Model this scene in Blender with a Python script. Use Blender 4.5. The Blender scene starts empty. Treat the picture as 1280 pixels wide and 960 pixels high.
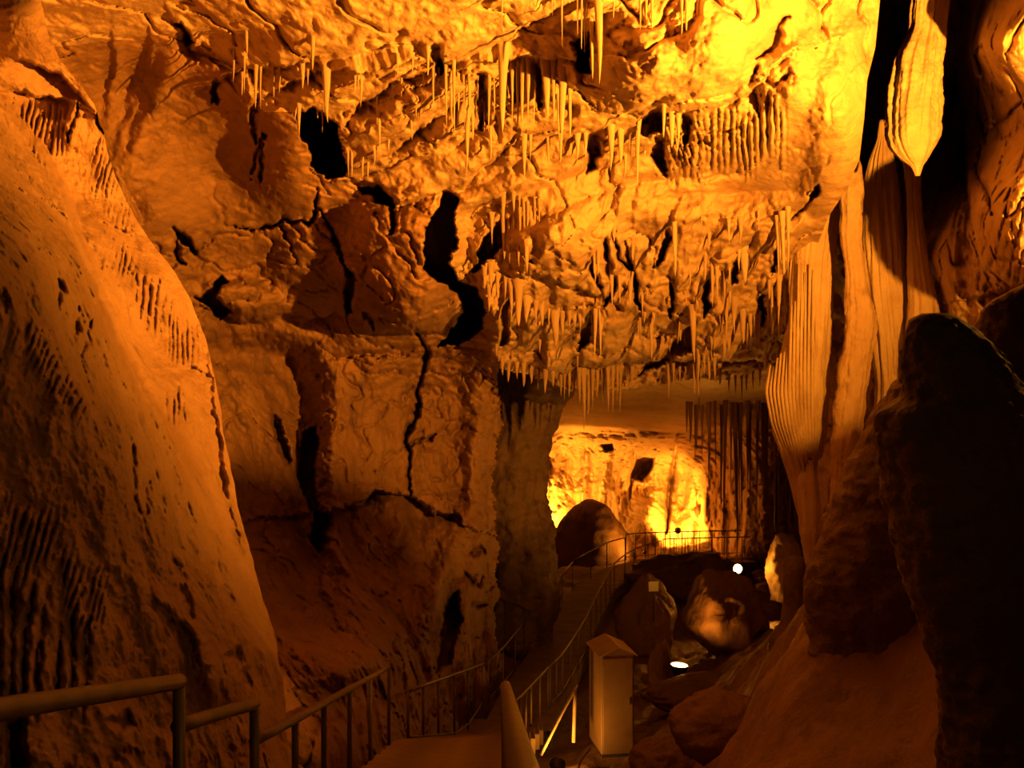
import bpy, math, random
import numpy as np

random.seed(7)
RNG = np.random.RandomState(11)
SC = bpy.context.scene
COL = SC.collection

# ------------------------------------------------------------------ camera, world, exposure
F = 1250.0            # focal length in pixels of the 1280 x 960 frame
CZ = 6.8              # camera height above the level far path (z = 0)
cam_d = bpy.data.cameras.new('camera')
cam_d.sensor_width = 36.0
cam_d.lens = 36.0 * F / 1280.0
cam_d.clip_start = 0.05
cam_d.clip_end = 300
cam = bpy.data.objects.new('camera', cam_d)
cam.location = (0, 0, CZ)
cam.rotation_euler = (math.radians(90), 0, 0)
COL.objects.link(cam)
SC.camera = cam

world = bpy.data.worlds.new('cave_dark')
SC.world = world
world.use_nodes = True
world.node_tree.nodes['Background'].inputs[0].default_value = (0.0, 0.0, 0.0, 1)
world.node_tree.nodes['Background'].inputs[1].default_value = 0.0

SC.view_settings.view_transform = 'Standard'
SC.view_settings.look = 'None'
SC.view_settings.gamma = 1.0
SC.view_settings.use_curve_mapping = False
SC.view_settings.exposure = 0.0

LAMP = (1.0, 0.335, 0.022)     # incandescent cave floodlights seen with a daylight white balance


def P(px, py, D):
    return np.array([(px - 640.0) / F * D, D, CZ - (py - 480.0) / F * D])


# ------------------------------------------------------------------ noise
_perm = RNG.permutation(256)
PERM = np.concatenate([_perm, _perm, _perm])
GR = RNG.normal(size=(256, 3))
GR /= np.linalg.norm(GR, axis=1)[:, None]


def pn(x, y, z):
    x, y, z = np.broadcast_arrays(np.asarray(x, float), np.asarray(y, float), np.asarray(z, float))
    xi = np.floor(x).astype(int); yi = np.floor(y).astype(int); zi = np.floor(z).astype(int)
    xf = x - xi; yf = y - yi; zf = z - zi
    u = xf * xf * xf * (xf * (xf * 6 - 15) + 10)
    v = yf * yf * yf * (yf * (yf * 6 - 15) + 10)
    w = zf * zf * zf * (zf * (zf * 6 - 15) + 10)

    def g(i, j, k):
        h = PERM[PERM[PERM[(xi + i) & 255] + ((yi + j) & 255)] + ((zi + k) & 255)]
        q = GR[h]
        return q[..., 0] * (xf - i) + q[..., 1] * (yf - j) + q[..., 2] * (zf - k)
    a = g(0, 0, 0); b = g(1, 0, 0); c = g(0, 1, 0); d = g(1, 1, 0)
    e = g(0, 0, 1); f_ = g(1, 0, 1); h_ = g(0, 1, 1); i_ = g(1, 1, 1)
    return ((a + u * (b - a)) * (1 - v) + (c + u * (d - c)) * v) * (1 - w) + \
           ((e + u * (f_ - e)) * (1 - v) + (h_ + u * (i_ - h_)) * v) * w


def fbm(p, freq, octv=4, gain=0.5, lac=2.03, st=(1, 1, 1), off=0.0):
    s = 0; a = 1.0; f = freq
    for o in range(octv):
        s = s + a * pn(p[0] * f * st[0] + off, p[1] * f * st[1] + 17.3 * o + off, p[2] * f * st[2] - 5.1 * o)
        a *= gain; f *= lac
    return s


def ridged(p, freq, octv=3, gain=0.5, st=(1, 1, 1), off=0.0):
    s = 0; a = 1.0; f = freq
    for o in range(octv):
        n = pn(p[0] * f * st[0] + off, p[1] * f * st[1] + 11.7 * o + off, p[2] * f * st[2] + 3.3 * o)
        s = s + a * (1 - 2.2 * np.abs(n))
        a *= gain; f *= 2.03
    return s


def sstep(a, b, x):
    t = np.clip((x - a) / (b - a), 0, 1)
    return t * t * (3 - 2 * t)


# ------------------------------------------------------------------ pixel-space helpers
def rbf(ctrl, U, V):
    c = np.array(ctrl, float)
    X = c[:, :2] / 100.0; y = np.log(c[:, 2]); n = len(c)

    def k(r2):
        return np.where(r2 > 1e-12, 0.5 * r2 * np.log(np.maximum(r2, 1e-12)), 0)
    A = np.zeros((n + 3, n + 3))
    d2 = ((X[:, None] - X[None]) ** 2).sum(-1)
    A[:n, :n] = k(d2) + np.eye(n) * 0.02
    A[:n, n] = 1; A[:n, n + 1:] = X
    A[n, :n] = 1; A[n + 1:, :n] = X.T
    w = np.linalg.solve(A, np.concatenate([y, [0, 0, 0]]))
    out = w[n] + w[n + 1] * U / 100 + w[n + 2] * V / 100
    for i in range(n):
        out = out + w[i] * k((U / 100 - X[i, 0]) ** 2 + (V / 100 - X[i, 1]) ** 2)
    return np.exp(out)


def seg_sd(U, V, poly):
    """signed distance to a polyline (positive = right-hand side walking along it, y down = below when walking right)"""
    best = np.full(U.shape, 1e9); sgn = np.ones(U.shape); tt = np.zeros(U.shape)
    L = 0.0
    tot = sum(math.hypot(poly[i + 1][0] - poly[i][0], poly[i + 1][1] - poly[i][1]) for i in range(len(poly) - 1))
    for i in range(len(poly) - 1):
        ax, ay = poly[i]; bx, by = poly[i + 1]
        dx, dy = bx - ax, by - ay
        l = math.hypot(dx, dy)
        t = np.clip(((U - ax) * dx + (V - ay) * dy) / (l * l), 0, 1)
        d = np.hypot(U - ax - t * dx, V - ay - t * dy)
        s = (V - ay) * dx - (U - ax) * dy
        m = d < best
        best = np.where(m, d, best); sgn = np.where(m, np.where(s >= 0, 1.0, -1.0), sgn)
        tt = np.where(m, (L + t * l) / tot, tt)
        L += l
    return best * sgn, tt


def inpoly(U, V, poly):
    ins = np.zeros(U.shape, bool)
    n = len(poly); j = n - 1
    for i in range(n):
        xi, yi = poly[i]; xj, yj = poly[j]
        if yi != yj:
            c = ((yi > V) != (yj > V)) & (U < (xj - xi) * (V - yi) / (yj - yi) + xi)
            ins ^= c
        j = i
    return ins


def poly_mask(U, V, poly, soft):
    ins = inpoly(U, V, poly)
    d, _ = seg_sd(U, V, list(poly) + [poly[0]])
    sd = np.where(ins, np.abs(d), -np.abs(d))
    return sstep(-soft * 0.5, soft * 0.5, sd)


class Patch:
    """a rock face: a lattice of pixel directions, each with its own distance D"""

    def __init__(self, U, V, ctrl, warp=3.0, extra=None):
        self.U, self.V = U, V
        self.D = rbf(ctrl, U, V)
        if extra is not None:
            self.D = self.D + extra
        self.base = self.pos()
        self.u = U + warp * fbm((U / 26.0, V / 26.0, 0.5), 1.0, 4, 0.62)
        self.v = V + warp * fbm((U / 26.0 + 31, V / 26.0, 4.5), 1.0, 4, 0.62)

    def pos(self):
        D = self.D
        return ((self.U - 640) / F * D, D, CZ - (self.V - 480) / F * D)

    def crack(self, poly, w, depth):
        d, t = seg_sd(self.u, self.v, poly)
        wl = w * (0.35 + 0.65 * np.sin(np.pi * np.clip(t, 0.03, 0.97))) * (1 + 0.9 * pn(self.U / 9.0, self.V / 9.0, 3.1))
        wl = np.maximum(wl, 0.6)
        self.D += depth * np.exp(-(d / wl) ** 2)

    def ledge(self, poly, h, fall, side=1, w=2.0):
        """recess on the positive side (side=1) that fades over `fall` pixels; the other side stays proud"""
        d, t = seg_sd(self.u, self.v, poly)
        d = d * side
        tap = np.sin(np.pi * np.clip(t, 0.06, 0.94)) ** 0.6
        self.D += h * tap * sstep(-w, w, d) * np.exp(-np.maximum(d, 0) / fall)

    def pit(self, poly, depth, soft=4.0):
        self.D += depth * poly_mask(self.u, self.v, poly, soft)

    def bulge(self, cx, cy, rx, ry, h, rot=0.0, power=2.0):
        c, s = math.cos(math.radians(rot)), math.sin(math.radians(rot))
        x = ((self.u - cx) * c + (self.v - cy) * s) / rx
        y = (-(self.u - cx) * s + (self.v - cy) * c) / ry
        r = x * x + y * y
        self.D -= h * np.exp(-r ** (power / 2))

    def rib(self, poly, w, h):
        d, t = seg_sd(self.u, self.v, poly)
        self.D -= h * np.exp(-(d / w) ** 2) * np.sin(np.pi * np.clip(t, 0.04, 0.96)) ** 0.5

    def flutes(self, poly, spacing, amp, tilt=0.0, soft=14.0, wob=0.6):
        q = (self.U + tilt * self.V) / spacing
        q = q + wob * 1.3 * pn(self.U / (spacing * 2.3), self.V / (spacing * 7), 2.2) + 0.35 * pn(self.U / 5.0, self.V / 14.0, 6.2)
        fl = np.floor(q)
        h1 = pn(fl * 0.731 + 0.5, 0.37, 7.7) * 2.0
        m = poly_mask(self.u, self.v + 22 * h1, poly, soft * 1.8)
        a = np.clip(0.75 + 1.3 * pn(fl * 0.731 + 0.5, self.V / (spacing * 6), 3.7), 0.1, 1.6)
        self.D += m * amp * a * (0.6 - np.abs(np.sin(np.pi * q)) ** 0.6)

    def mesh(self, name, mat, keep=None):
        X, Y, Z = self.pos()
        return grid_mesh(name, X, Y, Z, mat, keep)

    def at(self, px, py):
        """distance of the face at a pixel (nearest lattice point)"""
        r = int(np.argmin(np.abs(self.V[:, 0] - py)))
        c = int(np.argmin(np.abs(self.U[r] - px)))
        return float(self.D[r, c])


def mesh_from_arrays(name, co, quads):
    me = bpy.data.meshes.new(name)
    me.vertices.add(len(co))
    me.vertices.foreach_set('co', np.ascontiguousarray(co, dtype=np.float32).ravel())
    n = len(quads)
    me.loops.add(n * 4)
    me.loops.foreach_set('vertex_index', np.ascontiguousarray(quads, dtype=np.int32).ravel())
    me.polygons.add(n)
    me.polygons.foreach_set('loop_start', np.arange(0, n * 4, 4, dtype=np.int32))
    me.polygons.foreach_set('loop_total', np.full(n, 4, dtype=np.int32))
    me.polygons.foreach_set('use_smooth', np.ones(n, dtype=bool))
    me.update(calc_edges=True)
    me.validate()
    return me


def grid_mesh(name, X, Y, Z, mat, keep=None):
    """lattice to mesh; `keep` is a per-quad mask"""
    r, c = X.shape
    idx = np.arange(r * c).reshape(r, c)
    q = np.stack([idx[:-1, :-1], idx[1:, :-1], idx[1:, 1:], idx[:-1, 1:]], -1)
    if keep is not None:
        q = q[keep]
    q = q.reshape(-1, 4)
    co = np.stack([X.ravel(), Y.ravel(), Z.ravel()], -1)
    used, inv = np.unique(q, return_inverse=True)
    me = mesh_from_arrays(name, co[used], inv.reshape(-1, 4))
    me.materials.append(mat)
    o = bpy.data.objects.new(name, me)
    COL.objects.link(o)
    return o


# ------------------------------------------------------------------ tagging
def tag(o, label=None, cat=None, group=None, kind=None):
    if label: o['label'] = label
    if cat: o['category'] = cat
    if group: o['group'] = group
    if kind: o['kind'] = kind
    return o


def empty(name, loc, label, cat, group=None):
    o = bpy.data.objects.new(name, None)
    o.location = loc
    o.empty_display_size = 0.2
    COL.objects.link(o)
    return tag(o, label, cat, group)


def child(o, parent):
    """parent without moving the mesh in the world (parents here are only translated)"""
    o.parent = parent
    o.location = tuple(o.location[i] - parent.location[i] for i in range(3))
    return o


# ------------------------------------------------------------------ materials
def rock_mat(name, c1, c2, c3, scale=1.0, rough=0.62, bump=0.35, bscale=14.0, streak=0.0, spec=0.35):
    m = bpy.data.materials.new(name)
    m.use_nodes = True
    nt = m.node_tree
    N, L = nt.nodes, nt.links
    b = N['Principled BSDF']
    b.inputs['Roughness'].default_value = rough
    b.inputs['Specular IOR Level'].default_value = spec
    tc = N.new('ShaderNodeTexCoord')
    n1 = N.new('ShaderNodeTexNoise'); n1.inputs['Scale'].default_value = 0.8 * scale; n1.inputs['Detail'].default_value = 8
    n1.inputs['Roughness'].default_value = 0.62
    L.new(tc.outputs['Object'], n1.inputs['Vector'])
    r1 = N.new('ShaderNodeValToRGB')
    r1.color_ramp.elements[0].position = 0.34; r1.color_ramp.elements[0].color = (*c2, 1)
    r1.color_ramp.elements[1].position = 0.62; r1.color_ramp.elements[1].color = (*c1, 1)
    L.new(n1.outputs['Fac'], r1.inputs['Fac'])
    mp = N.new('ShaderNodeMapping')
    mp.inputs['Scale'].default_value = (2.2 * scale, 2.2 * scale, (0.35 if streak else 2.0) * scale)
    L.new(tc.outputs['Object'], mp.inputs['Vector'])
    n2 = N.new('ShaderNodeTexNoise'); n2.inputs['Scale'].default_value = 1.5; n2.inputs['Detail'].default_value = 7
    n2.inputs['Roughness'].default_value = 0.7
    L.new(mp.outputs['Vector'], n2.inputs['Vector'])
    r2 = N.new('ShaderNodeValToRGB')
    r2.color_ramp.elements[0].position = 0.53; r2.color_ramp.elements[0].color = (0, 0, 0, 1)
    r2.color_ramp.elements[1].position = 0.74; r2.color_ramp.elements[1].color = (1, 1, 1, 1)
    L.new(n2.outputs['Fac'], r2.inputs['Fac'])
    mx = N.new('ShaderNodeMix'); mx.data_type = 'RGBA'
    L.new(r2.outputs['Color'], mx.inputs[0])
    L.new(r1.outputs['Color'], mx.inputs[6])
    mx.inputs[7].default_value = (*c3, 1)
    L.new(mx.outputs[2], b.inputs['Base Color'])
    n3 = N.new('ShaderNodeTexNoise'); n3.inputs['Scale'].default_value = bscale; n3.inputs['Detail'].default_value = 9
    n3.inputs['Roughness'].default_value = 0.65
    L.new(tc.outputs['Object'], n3.inputs['Vector'])
    bp = N.new('ShaderNodeBump'); bp.inputs['Strength'].default_value = bump; bp.inputs['Distance'].default_value = 0.06
    L.new(n3.outputs['Fac'], bp.inputs['Height'])
    L.new(bp.outputs['Normal'], b.inputs['Normal'])
    return m


def plain_mat(name, col, rough=0.5, metal=0.0, var=0.25, scale=6.0, bump=0.1):
    m = bpy.data.materials.new(name)
    m.use_nodes = True
    nt = m.node_tree
    N, L = nt.nodes, nt.links
    b = N['Principled BSDF']
    b.inputs['Roughness'].default_value = rough
    b.inputs['Metallic'].default_value = metal
    tc = N.new('ShaderNodeTexCoord')
    n1 = N.new('ShaderNodeTexNoise'); n1.inputs['Scale'].default_value = scale; n1.inputs['Detail'].default_value = 6
    L.new(tc.outputs['Object'], n1.inputs['Vector'])
    r1 = N.new('ShaderNodeValToRGB')
    r1.color_ramp.elements[0].position = 0.3; r1.color_ramp.elements[0].color = tuple(c * (1 - var) for c in col) + (1,)
    r1.color_ramp.elements[1].position = 0.7; r1.color_ramp.elements[1].color = tuple(min(1, c * (1 + var)) for c in col) + (1,)
    L.new(n1.outputs['Fac'], r1.inputs['Fac'])
    L.new(r1.outputs['Color'], b.inputs['Base Color'])
    bp = N.new('ShaderNodeBump'); bp.inputs['Strength'].default_value = bump; bp.inputs['Distance'].default_value = 0.01
    n2 = N.new('ShaderNodeTexNoise'); n2.inputs['Scale'].default_value = scale * 12
    L.new(tc.outputs['Object'], n2.inputs['Vector'])
    L.new(n2.outputs['Fac'], bp.inputs['Height'])
    L.new(bp.outputs['Normal'], b.inputs['Normal'])
    return m


def glow_mat(name, strength):
    m = bpy.data.materials.new(name)
    m.use_nodes = True
    b = m.node_tree.nodes['Principled BSDF']
    b.inputs['Base Color'].default_value = (0.9, 0.8, 0.6, 1)
    b.inputs['Emission Color'].default_value = (1.0, 0.5, 0.10, 1)
    b.inputs['Emission Strength'].default_value = strength
    return m


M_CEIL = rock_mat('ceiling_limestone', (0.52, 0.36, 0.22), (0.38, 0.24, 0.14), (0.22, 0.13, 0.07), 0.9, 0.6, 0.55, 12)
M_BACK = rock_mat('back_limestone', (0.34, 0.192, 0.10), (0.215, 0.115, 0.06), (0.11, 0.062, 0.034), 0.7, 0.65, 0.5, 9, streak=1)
M_LEFT = rock_mat('flowstone', (0.46, 0.28, 0.16), (0.34, 0.195, 0.105), (0.22, 0.13, 0.07), 1.3, 0.48, 0.6, 16, spec=0.4)
M_DRIP = rock_mat('dripstone', (0.56, 0.42, 0.27), (0.44, 0.30, 0.18), (0.30, 0.19, 0.11), 2.0, 0.5, 0.45, 22, streak=1)
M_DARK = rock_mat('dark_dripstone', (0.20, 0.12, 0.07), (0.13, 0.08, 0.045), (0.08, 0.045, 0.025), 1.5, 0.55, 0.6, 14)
M_MUD = rock_mat('clay_ground', (0.26, 0.15, 0.08), (0.17, 0.10, 0.055), (0.09, 0.05, 0.028), 1.1, 0.6, 0.7, 9)
M_FAR = rock_mat('far_flowstone', (0.60, 0.45, 0.29), (0.40, 0.27, 0.16), (0.22, 0.13, 0.07), 0.5, 0.55, 0.5, 6, streak=1)
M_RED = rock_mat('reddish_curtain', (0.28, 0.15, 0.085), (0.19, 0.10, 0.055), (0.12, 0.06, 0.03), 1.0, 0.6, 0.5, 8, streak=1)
M_RAIL = plain_mat('painted_rail', (0.13, 0.09, 0.06), 0.5, 0.2, 0.3, 9)
M_PATH = plain_mat('concrete_path', (0.20, 0.14, 0.09), 0.8, 0.0, 0.3, 2.5, 0.4)
M_BOX = plain_mat('cabinet_paint', (0.24, 0.16, 0.10), 0.55, 0.0, 0.12, 3)
M_ROOF = plain_mat('cabinet_roof_sheet', (0.42, 0.33, 0.22), 0.5, 0.0, 0.15, 3)
M_BLACK = plain_mat('lamp_housing', (0.06, 0.05, 0.045), 0.45, 0.3, 0.3, 8)
M_SIGN = plain_mat('notice_board', (0.75, 0.70, 0.60), 0.5, 0.0, 0.06, 5)
M_CABLE = plain_mat('cable_rubber', (0.05, 0.04, 0.035), 0.6, 0.0, 0.2, 8)
M_GLOW = glow_mat('lamp_glass_lit', 30.0)

# ------------------------------------------------------------------ MAIN ROCK FACE: ceiling and back wall
EDGE_R = [(-120, 1106), (0, 1100), (60, 1094), (100, 1084), (150, 1080), (200, 1074), (240, 1056), (270, 1036),
          (300, 1024), (340, 1010), (420, 992), (470, 962), (500, 958), (960, 958)]


def edge_fn(tab, y):
    return np.interp(y, [t[0] for t in tab], [t[1] for t in tab])


def lattice(x0_fn, x1_fn, y0, y1, ncol, nrow):
    v = np.linspace(y0, y1, nrow)[:, None]
    s = np.linspace(0, 1, ncol)[None, :]
    x0 = x0_fn(v); x1 = x1_fn(v)
    U = x0 + (x1 - x0) * s
    V = v + 0 * s
    return U, V


U, V = lattice(lambda v: 0 * v - 60, lambda v: edge_fn(EDGE_R, v), -120, 960, 640, 600)
ctrl = [(-60, -120, 8.5), (200, -120, 8.6), (500, -120, 8.8), (800, -120, 9.0), (1100, -120, 10.0),
        (-60, 0, 11), (130, 0, 11), (400, 0, 10.6), (640, 0, 10.6), (850, 0, 10.5), (1090, 0, 12.0),
        (-60, 200, 14), (160, 100, 14.0), (160, 240, 15.0), (230, 80, 13.2), (300, 200, 15.2), (280, 300, 17),
        (350, 90, 12.2), (500, 80, 11.8), (640, 70, 11.8), (800, 100, 11.2), (900, 80, 11.2), (1040, 150, 12.2),
        (450, 170, 13.4), (560, 200, 13.8), (650, 200, 14.0), (760, 200, 14.2), (900, 220, 14.5), (1030, 260, 14.8),
        (400, 300, 17.2), (480, 330, 16.8), (520, 400, 17.6), (600, 300, 16.0), (700, 320, 16.2), (800, 300, 16.4), (920, 320, 16.6),
        (990, 360, 17.2), (640, 420, 19.5), (720, 420, 19.0), (850, 420, 18.8), (950, 440, 18.8),
        (700, 480, 21.5), (850, 480, 20.5), (950, 490, 20.5),
        (-60, 500, 18), (280, 420, 19), (300, 520, 18.5), (300, 700, 15.5), (300, 880, 11), (360, 920, 11),
        (400, 450, 20.5), (450, 540, 21), (450, 700, 19.5), (450, 840, 14.5), (470, 940, 14),
        (540, 460, 21.5), (590, 520, 22.4), (590, 700, 22.8), (600, 830, 22.6), (560, 900, 20), (620, 950, 22),
        (700, 700, 26), (900, 700, 30), (900, 950, 24)]
mp = Patch(U, V, ctrl, warp=8.0)
B = mp.base
u, v = mp.u, mp.v

# region weights
w_up = 1 - sstep(60, 100, v - 0.0 * u)                                 # smooth banded top ceiling
w_mid = poly_mask(u, v, [(280, 60), (460, 60), (620, 60), (760, 130), (1010, 250), (1010, 500), (620, 500), (600, 380), (560, 250), (430, 220), (380, 130)], 60)
w_smooth = poly_mask(u, v, [(120, 40), (230, 45), (290, 100), (380, 180), (400, 280), (300, 290), (160, 300), (100, 150)], 40)
w_back = poly_mask(u, v, [(200, 400), (400, 420), (600, 430), (640, 450), (640, 960), (-60, 960), (-60, 400)], 40)
w_drip = poly_mask(u, v, [(600, 300), (760, 240), (1000, 280), (1010, 520), (620, 500), (590, 380)], 50)
w_plate = poly_mask(u, v, [(880, 200), (960, 140), (1000, 60), (1090, 20), (1085, 200), (1020, 290), (900, 260)], 30)

rough = 1 - 0.75 * w_smooth - 0.7 * w_plate
mp.D += rough * 0.34 * fbm(B, 0.42, 5, 0.52)
# bedding: blocky tilted layers over the ceiling, ledges running from lower left to upper right
bed = (B[0] * 0.55 + B[1] * 0.75 - B[2] * 0.5) * 1.25 + 0.9 * fbm(B, 0.3, 3)
saw = bed - np.floor(bed)
mp.D += (w_mid * 0.9 + w_up * 0.35) * (1 - w_smooth) * (1 - 0.85 * w_drip) * 0.26 * (np.abs(saw - 0.5) * 2) ** 1.5
# dripping, fluted lower ceiling
mp.D -= w_drip * 0.30 * ridged(B, 1.0, 3, 0.55, st=(1.0, 0.12, 0.16), off=3)
mp.D -= w_drip * 0.22 * ridged(B, 2.4, 2, 0.5, st=(1.0, 0.12, 0.25), off=9)
mp.D += w_drip * 0.3 * fbm(B, 0.9, 3, 0.5, off=77)
mp.D -= w_mid * (1 - w_plate) * 0.11 * ridged(B, 2.0, 2, 0.5, st=(1.0, 0.5, 0.3), off=19)
# back wall: vertical slabs
mp.D -= w_back * 0.30 * ridged(B, 0.35, 3, 0.55, st=(1.0, 0.6, 0.3), off=29)
mp.D += w_back * 0.34 * fbm(B, 0.9, 5, 0.58, st=(1, 1, 0.6))
mp.D += rough * 0.10 * fbm(B, 2.2, 5, 0.62)
mp.D += rough * 0.07 * ridged(B, 2.6, 3, 0.55, st=(1, 1, 0.6), off=41)
cr = np.abs(fbm(B, 0.8, 3, 0.5, off=61))
mp.D += rough * 0.16 * np.exp(-(cr / 0.035) ** 2)          # fine joints

# --- upper left smooth wall with long ribs
mp.rib([(222, 48), (205, 100), (180, 165), (150, 235)], 18, 0.4)
mp.rib([(190, 50), (178, 100), (160, 150), (140, 200)], 7, 0.12)
mp.rib([(145, 40), (143, 110), (138, 170)], 9, 0.15)
mp.ledge([(140, 42), (143, 75), (136, 120)], 0.15, 14, 1)
mp.ledge([(188, 40), (186, 80), (178, 115)], 0.18, 16, 1)
mp.bulge(270, 210, 55, 80, -0.5, 35)
mp.bulge(360, 220, 40, 70, 0.55, -20)
mp.rib([(300, 60), (310, 110), (312, 160)], 6, 0.25)
mp.crack([(326, 165), (321, 200), (316, 228)], 2.0, 0.5)
mp.crack([(327, 165), (330, 200), (328, 238)], 2.0, 0.5)
mp.crack([(318, 180), (318, 150), (322, 120)], 3.0, 0.4)
mp.crack([(290, 283), (322, 288), (355, 275), (385, 282), (395, 262), (397, 235)], 2.2, 0.7)
mp.crack([(397, 262), (415, 290), (424, 322), (436, 345)], 2.5, 0.7)
mp.crack([(343, 278), (365, 300), (372, 330)], 1.6, 0.3)
mp.pit([(215, 288), (228, 290), (236, 300), (246, 318), (238, 316), (226, 304)], 1.0, 4)
mp.crack([(222, 290), (221, 315), (230, 330)], 2.4, 0.6)
mp.ledge([(160, 240), (172, 262), (176, 280)], 0.5, 20, -1)
mp.pit([(268, 105), (273, 95), (276, 130), (268, 128)], 0.6, 4)
# plate overhang near the top left and ledges beneath the bright ceiling
mp.ledge([(222, 30), (240, 58), (262, 66), (290, 74)], 0.7, 16, 1)
mp.pit([(220, 28), (228, 28), (240, 52), (234, 54)], 0.8, 3)
mp.ledge([(275, 100), (300, 85), (345, 82), (385, 75)], 0.8, 22, 1)
mp.ledge([(330, 120), (365, 100), (400, 88), (450, 92)], 0.55, 16, 1)
mp.ledge([(425, 160), (452, 130), (500, 100), (560, 78)], 0.7, 18, 1)
mp.ledge([(452, 105), (490, 88), (520, 80), (556, 70)], 0.5, 14, 1)
mp.ledge([(470, 200), (500, 182), (525, 160), (560, 138)], 0.8, 20, 1)
mp.ledge([(540, 190), (560, 172), (585, 160), (600, 150)], 0.6, 16, 1)
mp.ledge([(565, 246), (590, 220), (618, 198), (650, 175)], 0.8, 18, 1)
mp.ledge([(590, 268), (612, 252), (640, 236)], 0.5, 12, 1)
mp.ledge([(540, 100), (575, 85), (600, 82), (650, 72), (720, 75), (735, 50)], 0.75, 40, 1)
mp.ledge([(455, 130), (470, 138), (478, 144)], 0.5, 10, 1)
mp.ledge([(430, 228), (470, 228), (500, 255), (550, 240)], 0.7, 20, 1)
mp.ledge([(640, 45), (665, 28), (700, 8)], 0.5, 20, 1)
mp.pit([(538, 60), (548, 60), (556, 90), (545, 96)], 0.8, 5)
mp.pit([(596, 95), (606, 95), (612, 150), (600, 160)], 0.7, 10)
mp.pit([(716, 55), (738, 40), (736, 90), (722, 88)], 1.6, 6)
mp.pit([(670, 80), (675, 80), (680, 135), (672, 138)], 0.6, 8)
mp.pit([(645, 85), (650, 85), (652, 125), (643, 125)], 0.6, 8)
# bright boulder and plates
mp.bulge(795, 85, 45, 55, 0.55, 0, 4)
mp.bulge(870, 80, 50, 45, 0.7, 0, 3)
mp.bulge(900, 25, 60, 55, 0.5, 30, 3)
mp.ledge([(745, 138), (770, 142), (800, 138), (830, 120), (845, 110)], 0.9, 26, 1)
mp.pit([(798, 158), (812, 142), (828, 136), (824, 165), (808, 170)], 1.2, 6)
mp.pit([(738, 172), (750, 166), (754, 190), (744, 212), (736, 216)], 1.1, 9)
mp.pit([(822, 175), (830, 172), (832, 215), (818, 200)], 1.1, 9)
mp.pit([(854, 142), (862, 142), (862, 178), (856, 180)], 0.9, 9)
mp.ledge([(875, 142), (905, 128), (940, 118), (980, 70), (1020, 58)], 0.5, 30, 1)
mp.crack([(985, 20), (975, 30), (968, 55), (945, 75)], 5, 0.3)
mp.crack([(948, 88), (940, 110), (952, 145)], 4, 0.3)
mp.crack([(945, 92), (965, 108), (990, 90)], 4, 0.2)
mp.bulge(960, 105, 22, 18, 0.3)
mp.bulge(985, 75, 26, 18, 0.35, -30)
mp.bulge(990, 115, 26, 20, 0.3, -30)
mp.flutes([(840, 165), (880, 140), (985, 130), (975, 200), (920, 215), (850, 215)], 8.0, 0.24, 0.0, 14)
mp.flutes([(820, 160), (880, 150), (880, 225), (835, 220)], 6.5, 0.22, -0.35, 12)
mp.ledge([(835, 218), (880, 222), (925, 214), (968, 200)], 0.3, 18, 1)
mp.bulge(960, 225, 70, 30, -0.35, -20, 3)
mp.bulge(1045, 150, 30, 130, 0.3, 8, 3)
mp.pit([(1008, 243), (1024, 232), (1026, 240), (1012, 248)], 0.7, 3)
mp.crack([(1024, 234), (1000, 262), (990, 275)], 2.2, 0.35)
# central ceiling lower half
mp.pit([(605, 305), (614, 290), (628, 278), (630, 305), (612, 322), (596, 336)], 1.5, 5)
mp.bulge(700, 325, 60, 45, 0.45, -15, 3)
mp.pit([(800, 470), (850, 420), (868, 400), (866, 432), (846, 445)], 1.4, 5)
mp.pit([(818, 335), (836, 290), (841, 300), (832, 325)], 1.0, 5)
mp.crack([(757, 300), (760, 330), (764, 362), (758, 380)], 4.5, 1.0)
mp.crack([(768, 290), (776, 322), (790, 345), (799, 385)], 3.0, 1.0)
mp.crack([(783, 300), (790, 335), (798, 370)], 2.5, 0.8)
mp.crack([(738, 322), (742, 345), (748, 360)], 2.5, 0.8)
mp.crack([(840, 355), (838, 380), (838, 396)], 3, 0.9)
mp.crack([(886, 350), (884, 372), (882, 395)], 4, 1.2)
mp.pit([(918, 330), (924, 324), (922, 352), (914, 356)], 0.8, 4)
mp.crack([(953, 370), (955, 390), (953, 408)], 3.5, 1.0)
mp.crack([(972, 310), (968, 330), (962, 345)], 3, 0.9)
mp.ledge([(815, 405), (845, 415), (865, 425)], 0.5, 14, 1)
mp.ledge([(640, 340), (690, 350), (760, 372), (800, 395)], 0.5, 20, 1)
mp.ledge([(700, 465), (780, 452), (860, 448), (950, 452)], 1.0, 30, 1)
mp.pit([(626, 396), (634, 372), (640, 372), (632, 428), (624, 430)], 1.0, 5)
mp.pit([(720, 435), (736, 395), (742, 400), (738, 420), (726, 440)], 1.0, 5)
mp.bulge(690, 455, 22, 14, 0.6)
mp.bulge(620, 410, 20, 45, 0.9)
mp.bulge(660, 400, 14, 30, 0.5)
# black openings
HOLE1 = [(372, 140), (392, 132), (410, 148), (422, 155), (424, 180), (432, 205), (430, 220), (412, 222), (398, 214), (388, 190), (376, 172)]
mp.pit(HOLE1, 6.0, 4)
mp.pit([(556, 240), (570, 250), (569, 300), (562, 328), (572, 350), (598, 362), (606, 385), (600, 412), (574, 432), (546, 430), (562, 420), (574, 404),
        (578, 385), (570, 364), (548, 354), (528, 338), (526, 306), (540, 276)], 5.0, 4)
mp.pit([(450, 236), (470, 234), (488, 246), (492, 258), (470, 254)], 2.2, 4)
mp.pit([(432, 338), (441, 345), (440, 385), (434, 392), (430, 370)], 1.6, 4)
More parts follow.
